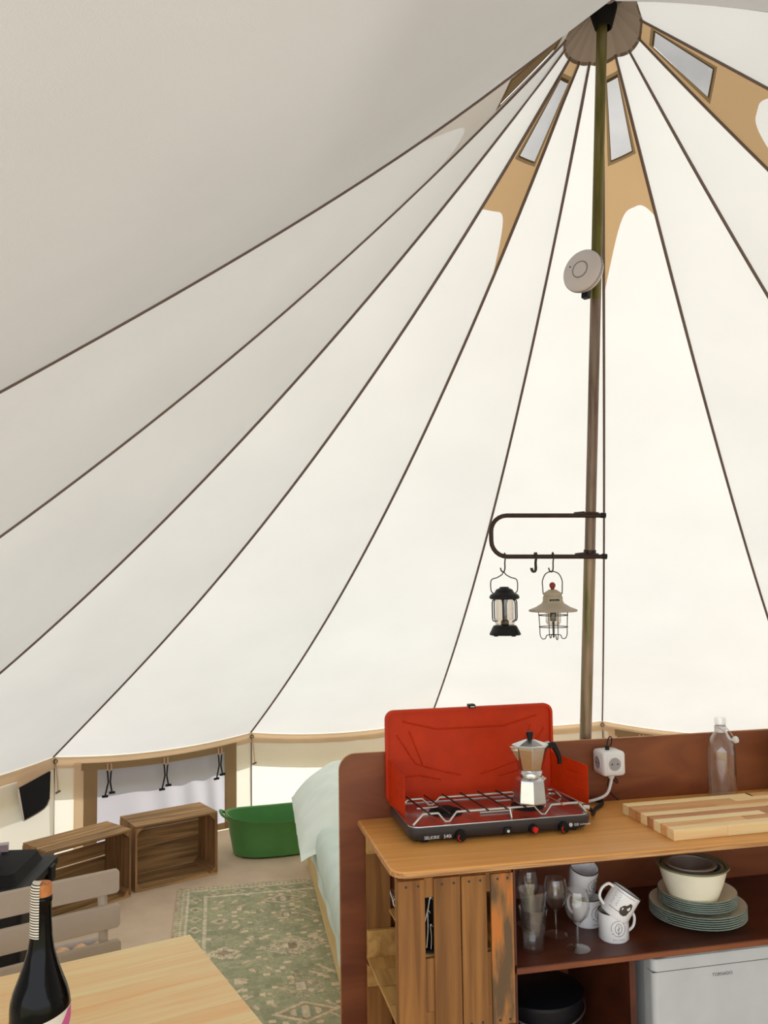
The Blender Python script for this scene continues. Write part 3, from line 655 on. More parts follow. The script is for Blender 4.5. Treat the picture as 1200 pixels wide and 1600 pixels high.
for x in (.146, .455):
    kb = MB().tube([(x, .003, .019), (x, -.012, .017)], [.016, .0145], 24).build('knob', M['black'], sv, smooth=40)
    MB().tube([(x + .009 * math.cos(a), -.0125, .015 + .009 * math.sin(a)) for a in [2.2 + i * .4 for i in range(7)]], .0015, 6).build('knob_mark', M['red'], kb, smooth=60)
MB().box(.275, .297, -.006, .004, .012, .030).build('switch', M['black'], sv, bevel=.002)
MB().tube([(.286, -.006, .020), (.286, -.0075, .020)], .004, 12).build('switch_dot', M['whitetext'], sv)
MB().tube([(.362, .003, .020), (.364, -.008, .0195)], [.014, .012], 20).build('igniter_housing', M['black'], sv, smooth=40)
MB().tube([(.364, -.008, .0195), (.366, -.015, .019)], .008, 20).build('igniter_button', M['red'], sv, smooth=40)
text('SELKIRK', 'lettering', .0125, M['whitetext'], sv, (.042, -.0004, .0135), rot=(PI / 2 + .05, 0, 0), ext=.0006)
text('540i', 'lettering', .0135, M['whitetext'], sv, (.098, -.0004, .0135), rot=(PI / 2 + .05, 0, 0), ext=.001)
lg = MB().tube([(.478, .001, .0215), (.478, -.0008, .0215)], .0055, 20).build('logo', M['whitetext'], sv); 
text('GSI', 'lettering', .010, M['whitetext'], sv, (.488, -.0004, .018), rot=(PI / 2, 0, 0), ext=.0008)
text('OUTDOORS', 'lettering', .0058, M['whitetext'], sv, (.506, -.0004, .0188), rot=(PI / 2, 0, 0), ext=.0006)
MB().tube([(SW - .006, .055, .052), (SW + .014, .055, .05)], .0075, 12).build('gas_inlet', M['wire'], sv, smooth=60)
hose = [(SW + .012, .055, .05), (SW + .04, .07, .035), (SW + .055, .13, .018), (SW + .045, .19, .010), (SW + .0, .235, .009), (SW - .10, .245, .055 - .046), (SW - .2, .258, .009)]
hs_ = [(SW + .012, .055, .05), (SW + .034, .070, .032), (SW + .055, .115, .012), (SW + .092, .175, .008), (SW + .140, .225, .008), (SW + .150, .262, .008), (SW + .113, .276, .008), (SW + .05, .272, .010), (SW + .0, .255, .02)]
MB().tube(spline(hs_, 8), .006, 10).build('gas_hose', M['black'], sv, smooth=60)
# ---- moka pot
mk = cthing('moka_pot', 'octagonal aluminium moka pot with black handle on the stove', 'coffee pot', .481, .240, ZC + .0785, R(8)); mk.scale = (1.13, 1.13, .94)
ph = PI / 8
MB().lathe([(.040, 0), (.046, .002), (.0465, .006), (.0415, .066), (.0405, .072), (.032, .078), (.030, .080)], 8, ph=ph).build('boiler', M['alu'], mk, bevel=.0012)
MB().lathe([(.0295, .079), (.0295, .083), (.031, .084), (.031, .094), (.0295, .096), (.029, .1)], 40).build('collar', M['alu'], mk, smooth=40)
MB().lathe([(.029, .098), (.032, .102), (.0455, .165), (.0465, .172), (.043, .173)], 8, ph=ph).build('jug', M['alu'], mk, bevel=.0012)
MB().lathe([(.047, .172), (.048, .1745), (.044, .178), (.012, .191), (.0, .192)], 8, ph=ph).build('lid', M['alu'], mk, bevel=.0008)
MB().lathe([(.006, .190), (.007, .196), (.0085, .206), (.010, .213), (.008, .2145), (.0, .215)], 16).build('lid_knob', M['black'], mk, smooth=40)
MB().loft([[(-.038, -.013, .172), (-.062, -.004, .176), (-.062, .004, .176), (-.038, .013, .172)], [(-.038, -.012, .160), (-.055, -.003, .163), (-.055, .003, .163), (-.038, .012, .160)], [(-.034, -.004, .130), (-.038, -.001, .131), (-.038, .001, .131), (-.034, .004, .130)]]).build('spout', M['alu'], mk, bevel=.0008)
MB().tube([(.044, 0, .174), (.056, 0, .176)], .005, 10).build('hinge', M['alu'], mk, smooth=40)
hp = [(.046, .163, .178), (.07, .164, .181), (.082, .150, .175), (.098, .112, .13), (.092, .085, .1), (.083, .085, .1), (.086, .11, .13), (.072, .144, .165), (.060, .150, .168), (.046, .150, .168)]
prof = [(.050, .176), (.066, .178), (.074, .174), (.088, .140), (.092, .122), (.090, .106), (.082, .106), (.083, .120), (.078, .136), (.066, .158), (.050, .160)]
MB().loft([[(x, -.006, z) for x, z in prof], [(x, .006, z) for x, z in prof]]).build('handle', M['black'], mk, bevel=.002)
# ---- power cube
pc = cthing('power_cube', 'white cube socket block fixed to the back panel', 'socket', .824, .4655, 1.124)
S_ = .039
cbv = MB()
def rbox(cx, cy, cz, h, r=.010):
    return [[(cx + x, cy + y, cz + z) for x, y in rrect(-i, i, -i, i, r, 5)] for i, z in ((h - r, -h), (h - r * .3, -h + r * .3), (h, -h + r), (h, h - r), (h - r * .3, h - r * .3), (h - r, h))]
MB().loft(rbox(0, -S_, 0, S_)).build('block', M['white'], pc, smooth=50)
for (ax_, face) in (('y', Matrix.Translation((0, -2 * S_, 0)) @ Matrix.Rotation(PI / 2, 4, 'X')), ('x', Matrix.Translation((-S_, -S_, 0)) @ Matrix.Rotation(PI, 4, 'Z') @ Matrix.Rotation(PI / 2, 4, 'X') @ Matrix.Identity(4))):
    if ax_ == 'x': face = Matrix.Translation((-S_, -S_, 0)) @ Matrix.Rotation(-PI / 2, 4, 'Z') @ Matrix.Rotation(PI / 2, 4, 'X')
    fr = MB().loft([[(x, y, .0002) for x, y in rrect(-.026, .026, -.026, .026, .006)], [(x, y, .0012) for x, y in rrect(-.0255, .0255, -.0255, .0255, .006)]], M=face).build('socket_plate', M['white'], pc, bevel=.0004)
    MB().lathe([(.0205, .0022), (.0205, .0010), (.019, .0010), (.0, .0008)], 36, M=face @ Matrix.Translation((0, 0, .0006)), cap=False).build('socket_well', M['well'], fr, smooth=40)
    MB().tube([tuple(face @ Vector((.0205 * math.cos(2 * PI * i / 36), .0205 * math.sin(2 * PI * i / 36), .0018))) for i in range(36)], .0012, 6, cyc=True).build('socket_rim', M['detector'], fr, smooth=60)
    for dx in (-.0095, .0095):
        MB().lathe([(.0024, .0016), (.0024, .0022)], 12, (dx, 0), M=face).build('pin_hole', M['black'], fr)
MB().lathe([(.013, -.0), (.010, .012), (.006, .02)], 20, M=Matrix.Translation((.004, -S_ - .005, -S_ + .004)) @ Matrix.Rotation(PI, 4, 'X')).build('cable_neck', M['white'], pc, smooth=40)
MB().tube(spline([(.004, -.044, -.05), (0, -.046, -.068), (-.015, -.045, -.10), (-.05, -.035, -.118), (-.10, -.025, -.126), (-.17, -.018, -.1285), (-.25, -.010, -.129)], 8), .005, 10).build('mains_cable', M['white'], pc, smooth=60)
cp = cthing('charging_cable', 'thin black cable plugged into the top of the white cube socket', 'cable', .824, .4655, 1.124)
MB().box(-.014, -.002, -.05, -.04, S_ - .0005, S_ + .014).build('plug', M['black'], cp, bevel=.002)
MB().tube(spline([(-.008, -.045, S_ + .013), (-.006, -.045, S_ + .028), (.004, -.04, S_ + .040), (.016, -.03, S_ + .034), (.020, -.02, S_ + .015), (.020, -.010, S_ + .004)], 8), .0018, 8).build('upper_loop', M['black'], cp, smooth=60)
MB().tube(spline([(.018, -.005, -.042), (.020, -.012, -.05), (.034, -.012, -.072), (.042, -.010, -.076), (.040, -.011, -.066), (.024, -.012, -.052), (.012, -.012, -.06), (.008, -.010, -.085), (.020, -.010, -.11), (.045, -.008, -.132)], 8), .0018, 8).build('lower_loop', M['black'], cp, smooth=60)
# ---- cutting board made of glued strips
bdx = cthing('cutting_board', 'thick striped wooden cutting board on the worktop', 'cutting board', .817, .037, ZC, R(1.0))
strip_cols = [((224, 182, 128), (240, 206, 154)), ((176, 122, 78), (206, 150, 98)), ((232, 194, 140), (246, 218, 168)), ((188, 134, 84), (214, 164, 108)), ((160, 106, 68), (188, 130, 84)), ((228, 190, 134), (242, 210, 158)), ((198, 146, 92), (222, 172, 114))]
smats = [wood('board_strip_%d' % i, a, b_, 0, fine=40, along=3, rough=.5, rnd=.03, bump=.02, g=1.14, drift=.05) for i, (a, b_) in enumerate(strip_cols)]
BW, BD, NS = .54, .285, 8
order = [0, 6, 2, 4, 5, 1, 3, 2]
for j in range(NS):
    y0 = BD * j / NS; y1 = BD * (j + 1) / NS; cuts = [0, .17 + .09 * ((j * 5) % 4), .40 + .03 * (j % 3), BW]
    for q in range(3):
        MB().box(cuts[q], cuts[q + 1] - .0003, y0, y1 - .0003, 0, .030).build('strip', smats[(order[j] + q * 2) % 7] if q else smats[order[j]], bdx, bevel=.0012, seg=1)
# ---- swing top bottle
gb = cthing('swing_top_bottle', 'clear glass bottle with white swing stopper on the worktop', 'bottle', 1.215, .405, ZC)
MB().lathe([(.0, .001), (.040, .001), (.045, .006), (.045, .150), (.044, .165), (.036, .190), (.022, .208), (.0165, .220), (.0165, .238), (.019, .240), (.019, .246), (.0175, .258), (.0145, .258), (.0145, .222), (.020, .207), (.034, .188), (.042, .164), (.043, .148), (.043, .010), (.0, .008)], 40, cap=False).build('glass', M['glass'], gb, smooth=45)
MB().lathe([(.0185, .212), (.0190, .216), (.0190, .230), (.0180, .232)], 28, cap=False).build('collar', M['white'], gb, smooth=50)
MB().tube(spline([(-.019, 0, .228), (-.012, -.018, .226), (.01, -.024, .205), (.028, -.018, .184), (.038, -.010, .182)], 6), .0014, 6).build('bail_wire', M['wire'], gb, smooth=60)
MB().tube(spline([(.019, 0, .228), (.030, -.006, .212), (.040, -.012, .196)], 6), .0014, 6).build('bail_wire', M['wire'], gb, smooth=60)
MB().lathe([(.0, 0), (.009, 0), (.011, .003), (.011, .012), (.008, .015), (.0, .016)], 24, M=Matrix.Translation((.034, -.020, .186)) @ Matrix.Rotation(R(60), 4, 'X') @ Matrix.Rotation(R(35), 4, 'Y')).build('stopper', M['white'], gb, smooth=40)
MB().tube(spline([(.004, -.019, .224), (.010, -.021, .205), (.018, -.022, .192), (.03, -.02, .188)], 5), .004, 8).build('stopper_arm', M['white'], gb, smooth=60)
# ---- green clip jar at the edge
jr = cthing('clip_jar', 'tall grey-green glass jar with wire clip at the right edge', 'jar', 1.462, .385, ZC)
MB().lathe([(.0, .001), (.050, .001), (.056, .006), (.056, .150), (.050, .168), (.048, .172), (.046, .172), (.048, .166), (.053, .149), (.053, .01), (.0, .008)], 40, cap=False).build('glass', M['greenglass'], jr, smooth=45)
MB().lathe([(.0, .173), (.050, .173), (.052, .178), (.048, .186), (.0, .190)], 36).build('lid', M['greenglass'], jr, smooth=40)
MB().tube(spline([(-.058, -.004, .125), (-.064, -.008, .15), (-.062, -.008, .185), (-.052, -.004, .192)], 6), .0025, 8).build('wire_clip', M['black'], jr, smooth=60)
# ================================================================ SHELF CROCKERY
ZS = .7085
def glass_lathe(t, prof, n=36, nm='glass', m=None): return MB().lathe(prof, n, cap=False).build(nm, m or M['glass'], t, smooth=45)
def tumbler(a, b, z, label):
    t = cthing('tumbler', label, 'glass', a, b, z, 0, 'stacked tumblers')
    glass_lathe(t, [(.0, .001), (.028, .001), (.030, .004), (.032, .05), (.041, .112), (.0395, .112), (.0305, .05), (.028, .010), (.0, .008)], 12)
    return t
tumbler(.428, .115, ZS, 'clear faceted tumbler at the bottom of the stack on the shelf'); tumbler(.428, .115, ZS + .048, 'clear faceted tumbler nested on top of the stack')
def wine(a, b, label):
    t = cthing('wine_glass', label, 'wine glass', a, b, ZS, 0, 'wine glasses on the shelf')
    glass_lathe(t, [(.0, .004), (.004, .005), (.0036, .065), (.012, .074), (.028, .092), (.034, .115), (.032, .138), (.028, .158), (.027, .158), (.031, .138), (.0328, .115), (.027, .094), (.011, .076), (.0, .072)], 32, 'glass_bowl')
    glass_lathe(t, [(.0, .001), (.032, .001), (.033, .0025), (.012, .0045), (.0, .006)], 32, 'foot')
    return t
wine(.545, .085, 'front wine glass beside the printed mug'); wine(.525, .185, 'middle wine glass behind the front one'); wine(.475, .27, 'rear wine glass in the dark back of the shelf')
MR, MH = .0415, .078
def cyl(x, z, ang0, r): return (r * math.sin(ang0 + x / r), -r * math.cos(ang0 + x / r), z)
def mug(label, loc, rot, hang, face=None, deco='leaf'):
    t = thing('enamel_mug', label, 'mug', loc, group='printed enamel mugs', rot=rot)
    MB().lathe([(.0, .001), (MR - .005, .0), (MR, .005), (MR, MH), (MR - .0015, MH), (MR - .0015, .006), (.0, .003)], 44, cap=False).build('cup', M['enamel'], t, smooth=45)
    MB().tube([((MR - .0006) * math.cos(2 * PI * i / 44), (MR - .0006) * math.sin(2 * PI * i / 44), MH) for i in range(44)], .0014, 6, cyc=True).build('rim', M['rim'], t, smooth=60)
    c, s_ = math.cos(hang), math.sin(hang)
    MB().tube(spline([((MR - .002) * c, (MR - .002) * s_, .068), ((MR + .016) * c, (MR + .016) * s_, .068), ((MR + .026) * c, (MR + .026) * s_, .048), ((MR + .020) * c, (MR + .020) * s_, .025), ((MR - .002) * c, (MR - .002) * s_, .013)], 8), .0042, 10).build('handle', M['enamel'], t, smooth=60)
    r = MR + .0003; f = face or 0
    if deco == 'leaf':
        pt = MB()
        R0 = .0205; zc = .042
        for a0, a1 in ((.95, 3.55), (-2.2, .45)):
            pt.tube([cyl(R0 * math.cos(a0 + (a1 - a0) * i / 16), zc + R0 * math.sin(a0 + (a1 - a0) * i / 16), f, r) for i in range(17)], .0006, 5)
        for a0 in (.7, 3.85): pt.tube([cyl(R0 * math.cos(a0) - .0015, zc + R0 * math.sin(a0), f, r), cyl(R0 * math.cos(a0) + .0015, zc + R0 * math.sin(a0), f, r)], .0014, 6)
        lf = [(0, -.013), (-.007, -.009), (-.010, 0), (-.006, .009), (0, .014), (.008, .008), (.010, -.001), (.006, -.009), (0, -.013)]
        pt.tube([cyl(p.x, zc + p.y, f, r) for p in spline([(x, y, 0) for x, y in lf], 4)], .0007, 5)
        pt.tube([cyl(0, zc - .018, f, r), cyl(.0, zc - .004, f, r), cyl(.001, zc + .010, f, r)], .0007, 5)
        pt.tube([cyl(0, zc - .006, f, r), cyl(-.005, zc, f, r)], .0006, 5); pt.tube([cyl(0, zc - .002, f, r), cyl(.005, zc + .004, f, r)], .0006, 5)
        pt.build('printed_leaf', M['print'], t)
        for i, ch in enumerate('BUITEN'):
            x = (i - 2.5) * .0058; q = f + x / r
            text(ch, 'lettering', .0052, M['print'], t, (r * math.sin(q), -r * math.cos(q), .0105), rot=(PI / 2, 0, q), ext=.0002, align='CENTER')
    else:
        for i in range(8):
            pt = MB().tube([cyl(-.030 + .0015 * (i % 3), .062 - i * .0042, f, r), cyl(-.010 + .002 * (i % 2), .062 - i * .0042, f, r)], .0005, 5).build('printed_line', M['print'], t)
        MB().tube([cyl(-.03 + .005 * i, .070, f, r) for i in range(13)], .0005, 5).build('printed_line', M['print'], t)
        MB().tube([cyl(-.028 + .005 * i, .022, f, r) for i in range(10)], .0007, 5).build('printed_line', M['print'], t)
        poly = [(.004, .022), (.010, .018), (.020, .018), (.028, .024), (.030, .034), (.034, .044), (.030, .056), (.022, .058), (.016, .048), (.008, .044), (.002, .034)]
        MB().add([cyl(.017, .038, f, r + .0002)] + [cyl(x, z, f, r + .0002) for x, z in poly], [(0, i + 1, (i + 1) % len(poly) + 1) for i in range(len(poly))]).build('printed_picture', M['brownprint'], t)
    return t
def wz(a, b, z): return W(a, b, z)
mug('white enamel mug with leaf logo, front of the shelf, handle right', wz(.672, .125, ZS), (0, 0, YAW), R(5), R(-8))
mug('white enamel mug with leaf logo at the back, under another mug', wz(.645, .235, ZS), (0, 0, YAW), R(120), R(20))
mug('white enamel mug stacked on the rear mug, open top showing', wz(.640, .262, ZS + MH + .012), (R(20), 0, YAW), R(60), R(25))
mt = mug('tilted white mug with printed lines and brown picture, resting on another mug', wz(.668, .118, ZS + .066), (0, 0, 0), R(175), R(-28), 'picture')
mt.rotation_euler = (Matrix.Rotation(YAW, 3, 'Z') @ Matrix.Rotation(R(33), 3, 'Y') @ Matrix.Rotation(R(4), 3, 'X')).to_euler()
# plates and bowls
def plate(rad, z, label, grp, hgt=.020):
    t = cthing('plate', label, 'plate', .975, .190, z, 0, grp)
    MB().lathe([(.0, .0), (rad * .62, .0), (rad * .70, .003), (rad * .985, hgt - .002), (rad, hgt), (rad * .985, hgt + .0015)], 64, cap=False).build('underside', M['plate'], t, smooth=45)
    MB().lathe([(rad * .985, hgt + .0015), (rad * .70, .0055), (rad * .62, .0025), (.0, .0025)], 64, cap=False).build('face', M['platein'], t, smooth=45)
    return t
ords = ['bottom', 'second', 'third', 'fourth', 'fifth', 'top']
for i in range(6): plate(.138, ZS + .0005 + i * .0062, '%s large sage green plate of the stack on the shelf' % ords[i], 'large plates')
zz = ZS + 5 * .0062 + .006
for i in range(6): plate(.112, zz + i * .0058, '%s small sage green plate of the upper stack' % ords[i], 'small plates')
zb = zz + 5 * .0058 + .0045
def bowl(a, b, z, r0, r1, h, label, mo, mi, rimm):
    t = cthing('bowl', label, 'bowl', a, b, z, 0, 'nested bowls')
    MB().lathe([(.0, .0), (r0, .0), (r0 + .008, .005), (r1 * .88, h * .55), (r1 * .97, h * .9), (r1, h)], 56, cap=False).build('outside', mo, t, smooth=45)
    MB().lathe([(r1 - .006, h - .002), (r1 * .95, h * .88), (r1 * .86, h * .55), (r0 + .004, .007), (.0, .004)], 56, cap=False).build('inside', mi, t, smooth=45)
    MB().lathe([(r1 - .007, h - .003), (r1 - .006, h + .001), (r1 + .004, h + .001), (r1 + .005, h - .003), (r1 - .001, h - .006)], 56, cap=False).build('rim', rimm, t, smooth=45)
    return t
bowl(.950, .168, zb, .060, .098, .098, 'large cream bowl with olive rim on the plate stack', M['bowl'], M['bowlin'], M['bowlrim'])
bowl(.950, .168, zb + .020, .050, .084, .074, 'middle bowl nested inside the large cream bowl', M['plate'], M['plate'], M['plate'])
bowl(.943, .166, zb + .036, .045, .068, .066, 'small grey-brown bowl nested on top', M['bowlin'], M['bowlin'], M['bowlin'])
# ---- fridge
fr = cthing('mini_fridge', 'white mini fridge under the kitchen shelf', 'fridge', .736, .03, .068)
FH = .615
MB().box(.004, .466, .050, .40, .012, FH - .004).build('cabinet', M['fridge'], fr, bevel=.006)
dr = MB().prism(rrect(0, .47, 0, .046, .016, 6, (1, 1, 0, 0)), .03, FH).build('door', M['fridge'], fr, bevel=.004)
MB().box(-.0004, .4704, -.0006, .03, FH - .034, FH - .0325).build('door_groove', M['greytext'], dr)
MB().prism(rrect(.035, .46, .006, .04, .012, 6), FH, FH + .003).build('handle_recess', M['white'], dr, bevel=.001)
text('TORNADO', 'lettering', .0125, M['greytext'], dr, (.178, -.0003, FH - .062), ext=.0003)
for x in (.05, .42):
    for y in (.08, .36): MB().lathe([(.015, 0), (.015, .014)], 14, (x, y)).build('foot', M['black'], fr)
# dark bin in the left compartment
bn = cthing('dark_bin', 'dark round bin in the shadowed compartment beside the fridge', 'bin', .505, .28, .066)
MB().lathe([(.0, .0), (.105, .0), (.112, .008), (.125, .43), (.128, .44), (.128, .449), (.121, .449), (.121, .44), (.106, .012), (.0, .010)], 40, cap=False).build('drum', M['darkbin'], bn, smooth=45)
MB().lathe([(.0, .470), (.10, .468), (.130, .458), (.131, .450), (.0, .452)], 40).build('lid', M['darkbin'], bn, smooth=40)
MB().tube(spline([(-.128, 0, .445), (-.10, -.09, .42), (0, -.134, .405), (.10, -.09, .42), (.128, 0, .445)], 8), .003, 8).build('handle', M['wire'], bn, smooth=60)

# ================================================================ BED
BYAW = R(10.1); bcorner = Vector(W(.078, .62)); bu = Vector((math.cos(BYAW), math.sin(BYAW), 0)); bv = Vector((-math.sin(BYAW), math.cos(BYAW), 0))
far = Vector((-1.107, 2.47, 0)); BL = 1.95; bo = far - bv * BL
bed = thing('bed', 'low pine bed with grey-green fitted sheet behind the counter', 'bed', tuple(bo), BYAW)
BWd = 1.40
MB().box(0, .022, 0, BL, .012, .20).build('side_board', M['bedpine'], bed, bevel=.002); MB().box(BWd - .022, BWd, 0, BL, .012, .20).build('side_board', M['bedpine'], bed, bevel=.002)
MB().box(.022, BWd - .022, BL - .022, BL, .012, .20).build('end_board', M['bedpine'], bed, bevel=.002); MB().box(.022, BWd - .022, 0, .022, .012, .20).build('end_board', M['bedpine'], bed, bevel=.002)
for i in range(10): MB().box(.022, BWd - .022, .06 + i * .19, .15 + i * .19, .15, .17).build('bed_slat', M['bedpine'], bed)
def mat_pt(s, v): pass
loops = []
for i_, z in ((.03, .172), (.006, .19), (-.016, .24), (-.018, .32), (-.006, .375), (.02, .402), (.06, .412)):
    loops.append([(x, y, z + .006 * math.sin(7 * y)) for x, y in rrect(i_ - .005, BWd + .005 - i_, i_ + .01, BL - .01 - i_, .05, 5)])
mo = MB().loft(loops).build('mattress', M['sheet'], bed, smooth=60)
# loose sheet edge tucked over the frame
def skirt(s, v):
    y = .1 + (BL - .55) * s; return (-.021 - .005 * math.sin(23 * s) * v - .004 * v, y, .265 - (.05 + .012 * math.sin(11 * s + 1) + .010 * math.sin(29 * s)) * v)
MB().grid(skirt, 60, 8).build('sheet_edge', M['sheet'], mo, smooth=180)
# pillow
pw_ = thing('pillow', 'plump pale sage pillow drooping over the far bed corner', 'pillow', tuple(far + bu * .265 - bv * .42 + Vector((0, 0, .37))), BYAW)
def pil(side_):
    def f(s, v):
        a = s * 2 - 1; b_ = v * 2 - 1
        th = .105 * (max(0, 1 - abs(a) ** 3.2) * max(0, 1 - abs(b_) ** 3)) ** .55
        x = a * .40 * (1 - .05 * (1 - abs(b_)) * 0); y = b_ * .33; z = .10 + .22 * (b_ * .5 + .0) + side_ * th
        z += .010 * math.sin(9 * a + 4 * b_) * (1 - a * a) + .008 * math.sin(15 * b_ + 4 * a + 2 * math.sin(3 * a)) * (1 - b_ * b_) + .004 * math.sin(34 * b_ - 7 * a) * (1 - abs(b_))
        dr_ = max(0, -a - .30)
        z -= dr_ ** 1.5 * .26 * (.75 + .3 * b_); x += dr_ * .05
        return (x, y, z)
    return f
mb = MB().grid(pil(1), 40, 30); mb.grid(pil(-1), 40, 30)
mb.build('cushion', M['pillow'], pw_, smooth=180)
hm = MB().grid(lambda s, v: (pil(0)(s * .75, 0)[0], pil(0)(s * .75, 0)[1] - .045 * v, pil(0)(s * .75, 0)[2] - .012 * v + .004 * math.sin(20 * s)), 30, 3).build('flap_hem', M['pillow'], pw_, smooth=180)
sup = thing('pillow', 'second pale pillow underneath, propping up the drooping pillow', 'pillow', tuple(far + bu * .45 - bv * .20 + Vector((0, 0, .412))), BYAW)
def pil2(sd_):
    return lambda s, v: ((s * 2 - 1) * .33, (v * 2 - 1) * .13, .035 + sd_ * .033 * (max(0, 1 - abs(s * 2 - 1) ** 3) * max(0, 1 - abs(v * 2 - 1) ** 3)) ** .5)
m2_ = MB().grid(pil2(1), 20, 16); m2_.grid(pil2(-1), 20, 16); m2_.build('cushion', M['sheet'], sup, smooth=180)

# ================================================================ GREEN TUB
tb = thing('green_tub', 'oval green flexible tub on the floor beside the bed', 'tub', (-1.315, 2.76, 0), R(17))
def oval(a, b, z, n=48, wob=0): return [(a * math.copysign(abs(math.cos(2 * PI * i / n)) ** .8, math.cos(2 * PI * i / n)), b * math.copysign(abs(math.sin(2 * PI * i / n)) ** .85, math.sin(2 * PI * i / n)), z + wob * math.cos(4 * PI * i / n)) for i in range(n)]
MB().loft([oval(.262, .145, .002), oval(.285, .165, .012), oval(.305, .185, .12), oval(.322, .198, .225, wob=.012), oval(.332, .208, .236, wob=.014), oval(.334, .209, .242, wob=.014), oval(.318, .194, .236, wob=.012), oval(.298, .178, .12), oval(.275, .155, .016), oval(.2, .1, .012)], cap=True).build('tub_body', M['green'], tb, smooth=50)
for sg in (-1, 1):
    MB().tube(spline([(sg * .318, -.07, .236), (sg * .355, -.055, .258), (sg * .362, 0, .266), (sg * .355, .055, .258), (sg * .318, .07, .236)], 6), .009, 8).build('handle', M['green'], tb, smooth=60)

# ================================================================ WOODEN CRATES (left)
def crate(loc, rz, label, wd, dp, ht, gp):
    t = thing('wooden_crate', label, 'crate', loc, rz, 'fruit crates by the tent wall')
    nb = 3
    for zlo, nm in ((0, 'bottom_board'), (ht - .012, 'top_board')):
        for i in range(nb):
            y0 = dp * i / nb + .002; y1 = dp * (i + 1) / nb - .003 - random.uniform(0, .004)
            MB().box(.0, wd, y0, y1, zlo, zlo + .012).build(nm, M['cratewood'], t, bevel=.0015)
    gaps = 4
    for i in range(gaps):
        z0 = .014 + (ht - .028) * i / gaps; z1 = z0 + (ht - .028) / gaps - gp[i]
        MB().box(.0, wd, dp - .010, dp, z0, z1).build('back_slat', M['cratewood'], t, bevel=.0008)
    for x0 in (.0, wd - .014):
        for i in range(2):
            y0 = (dp - .0105) * i / 2 + .001; y1 = (dp - .0105) * (i + 1) / 2 - (.004 if i == 0 else 0)
            MB().box(x0 + .0005, x0 + .0135, y0, y1, .0125, ht - .0125).build('end_board', M['cratewood_z'], t, bevel=.0015)
    for (cx, cz, sx, sz) in ((.014, .012, 1, 1), (wd - .014, .012, -1, 1), (.014, ht - .012, 1, -1), (wd - .014, ht - .012, -1, -1)):
        MB().loft([[(cx, y, cz), (cx + sx * .035, y, cz), (cx, y, cz + sz * .035)] for y in (.004, dp - .012)]).build('corner_post', M['cratewood_y'], t)
    return t
M['cratewood_z'] = wood('old_crate_wood_upright', (100, 72, 42), (164, 122, 78), 2, fine=34, along=2, rough=.8, rnd=.14)
crate((-2.015, 2.045, 0), R(35.5), 'open wooden crate on its side, right one, facing the rug', .49, .26, .357, (.0005, .004, .003, .0005))
crate((-2.335, 1.62, 0), R(50), 'open wooden crate with slotted back, left one, beside the black box', .49, .25, .36, (.001, .009, .011, .001))

# ================================================================ BLACK BOX and things on it
bx = thing('storage_box', 'black plastic storage box with stepped lid beside the crate', 'box', (-2.42, 1.02, 0), R(4))
MB().loft([[(x, y, z) for x, y in rrect(-.28 - i, .28 + i, -.23 - i, .23 + i, .03)] for i, z in ((-.03, .0), (-.01, .05), (0, .42), (.012, .425), (.012, .455), (-.004, .462))]).build('body', M['black'], bx, smooth=40)
ld = MB().loft([[(x, y, z) for x, y in rrect(-.23 - i, .23 + i, -.175 - i, .175 + i, .025)] for i, z in ((.012, .461), (.0, .485), (-.006, .505), (-.012, .507))]).build('lid', M['blackmatt'], bx, smooth=40)
for y in (-.1, .12): MB().box(.280, .305, y - .03, y + .03, .38, .45).build('latch', M['black'], bx, bevel=.006)
cd = thing('card_box', 'small pale lilac card box on the black storage box', 'card box', (-2.375, 1.165, .508), R(20))
MB().box(-.04, .04, -.02, .02, 0, .032).build('carton', M['paleitem'], cd, bevel=.002); MB().box(-.041, .041, -.021, .021, .025, .033).build('lid', M['paleitem'], cd, bevel=.002)
vz = thing('round_pot', 'dark blue round pot at the left edge on the black box', 'pot', (-2.345, .97, .508))
MB().lathe([(.0, 0), (.03, .0), (.055, .02), (.062, .045), (.052, .075), (.035, .085), (.032, .083), (.048, .072), (.058, .045), (.05, .022), (.0, .006)], 32, cap=False).build('vessel', M['purple'], vz, smooth=50)

# ================================================================ TABLE, CHAIR, WINE BOTTLE
ZT_ = .76; K = Vector((-1.17, -.366, 0)); TA = R(-60.5)
tbx = thing('dining_table', 'pale pine dining table in the foreground', 'table', (K.x, K.y, 0), TA)
# local x runs towards the camera side, local -y runs left
TL, TW = 1.24, .82
npl = 12
for i in range(npl):
    MB().box(TL * i / npl + .0004, TL * (i + 1) / npl - .0004, -TW, 0, ZT_ - .024, ZT_ + (.0 if i % 2 else .0003)).build('plank', M['pine_y'] if 'pine_y' in M else M['pine_leg'], tbx, bevel=.0008, seg=1)
M['pine_y'] = wood('pine_planks', (228, 174, 112), (245, 206, 150), 1, fine=22, along=1.3, rough=.42, rnd=.02, knots=True, bump=.03, g=1.14, drift=.05)
for o in tbx.children: o.data.materials.clear(); o.data.materials.append(M['pine_y'])
for y0, y1 in ((-.09, -.068), (-TW + .068, -TW + .09)): MB().box(.08, TL - .08, y0, y1, ZT_ - .10, ZT_ - .024).build('apron', M['pine'], tbx)
for x0, x1 in ((.068, .09), (TL - .09, TL - .068)): MB().box(x0, x1, -TW + .09, -.09, ZT_ - .10, ZT_ - .024).build('apron', M['pine'], tbx)
for x in (.06, TL - .12):
    for y in (-.12, -TW + .06): MB().box(x, x + .06, y, y + .06, 0, ZT_ - .024).build('leg', M['pine_leg'], tbx, bevel=.003)
ch = thing('slatted_chair', 'taupe plastic slatted folding chair at the far table edge', 'chair', (-1.612, -.268, 0), R(35))
cw = .46
def tilt(z): return .10 * (z - .45)
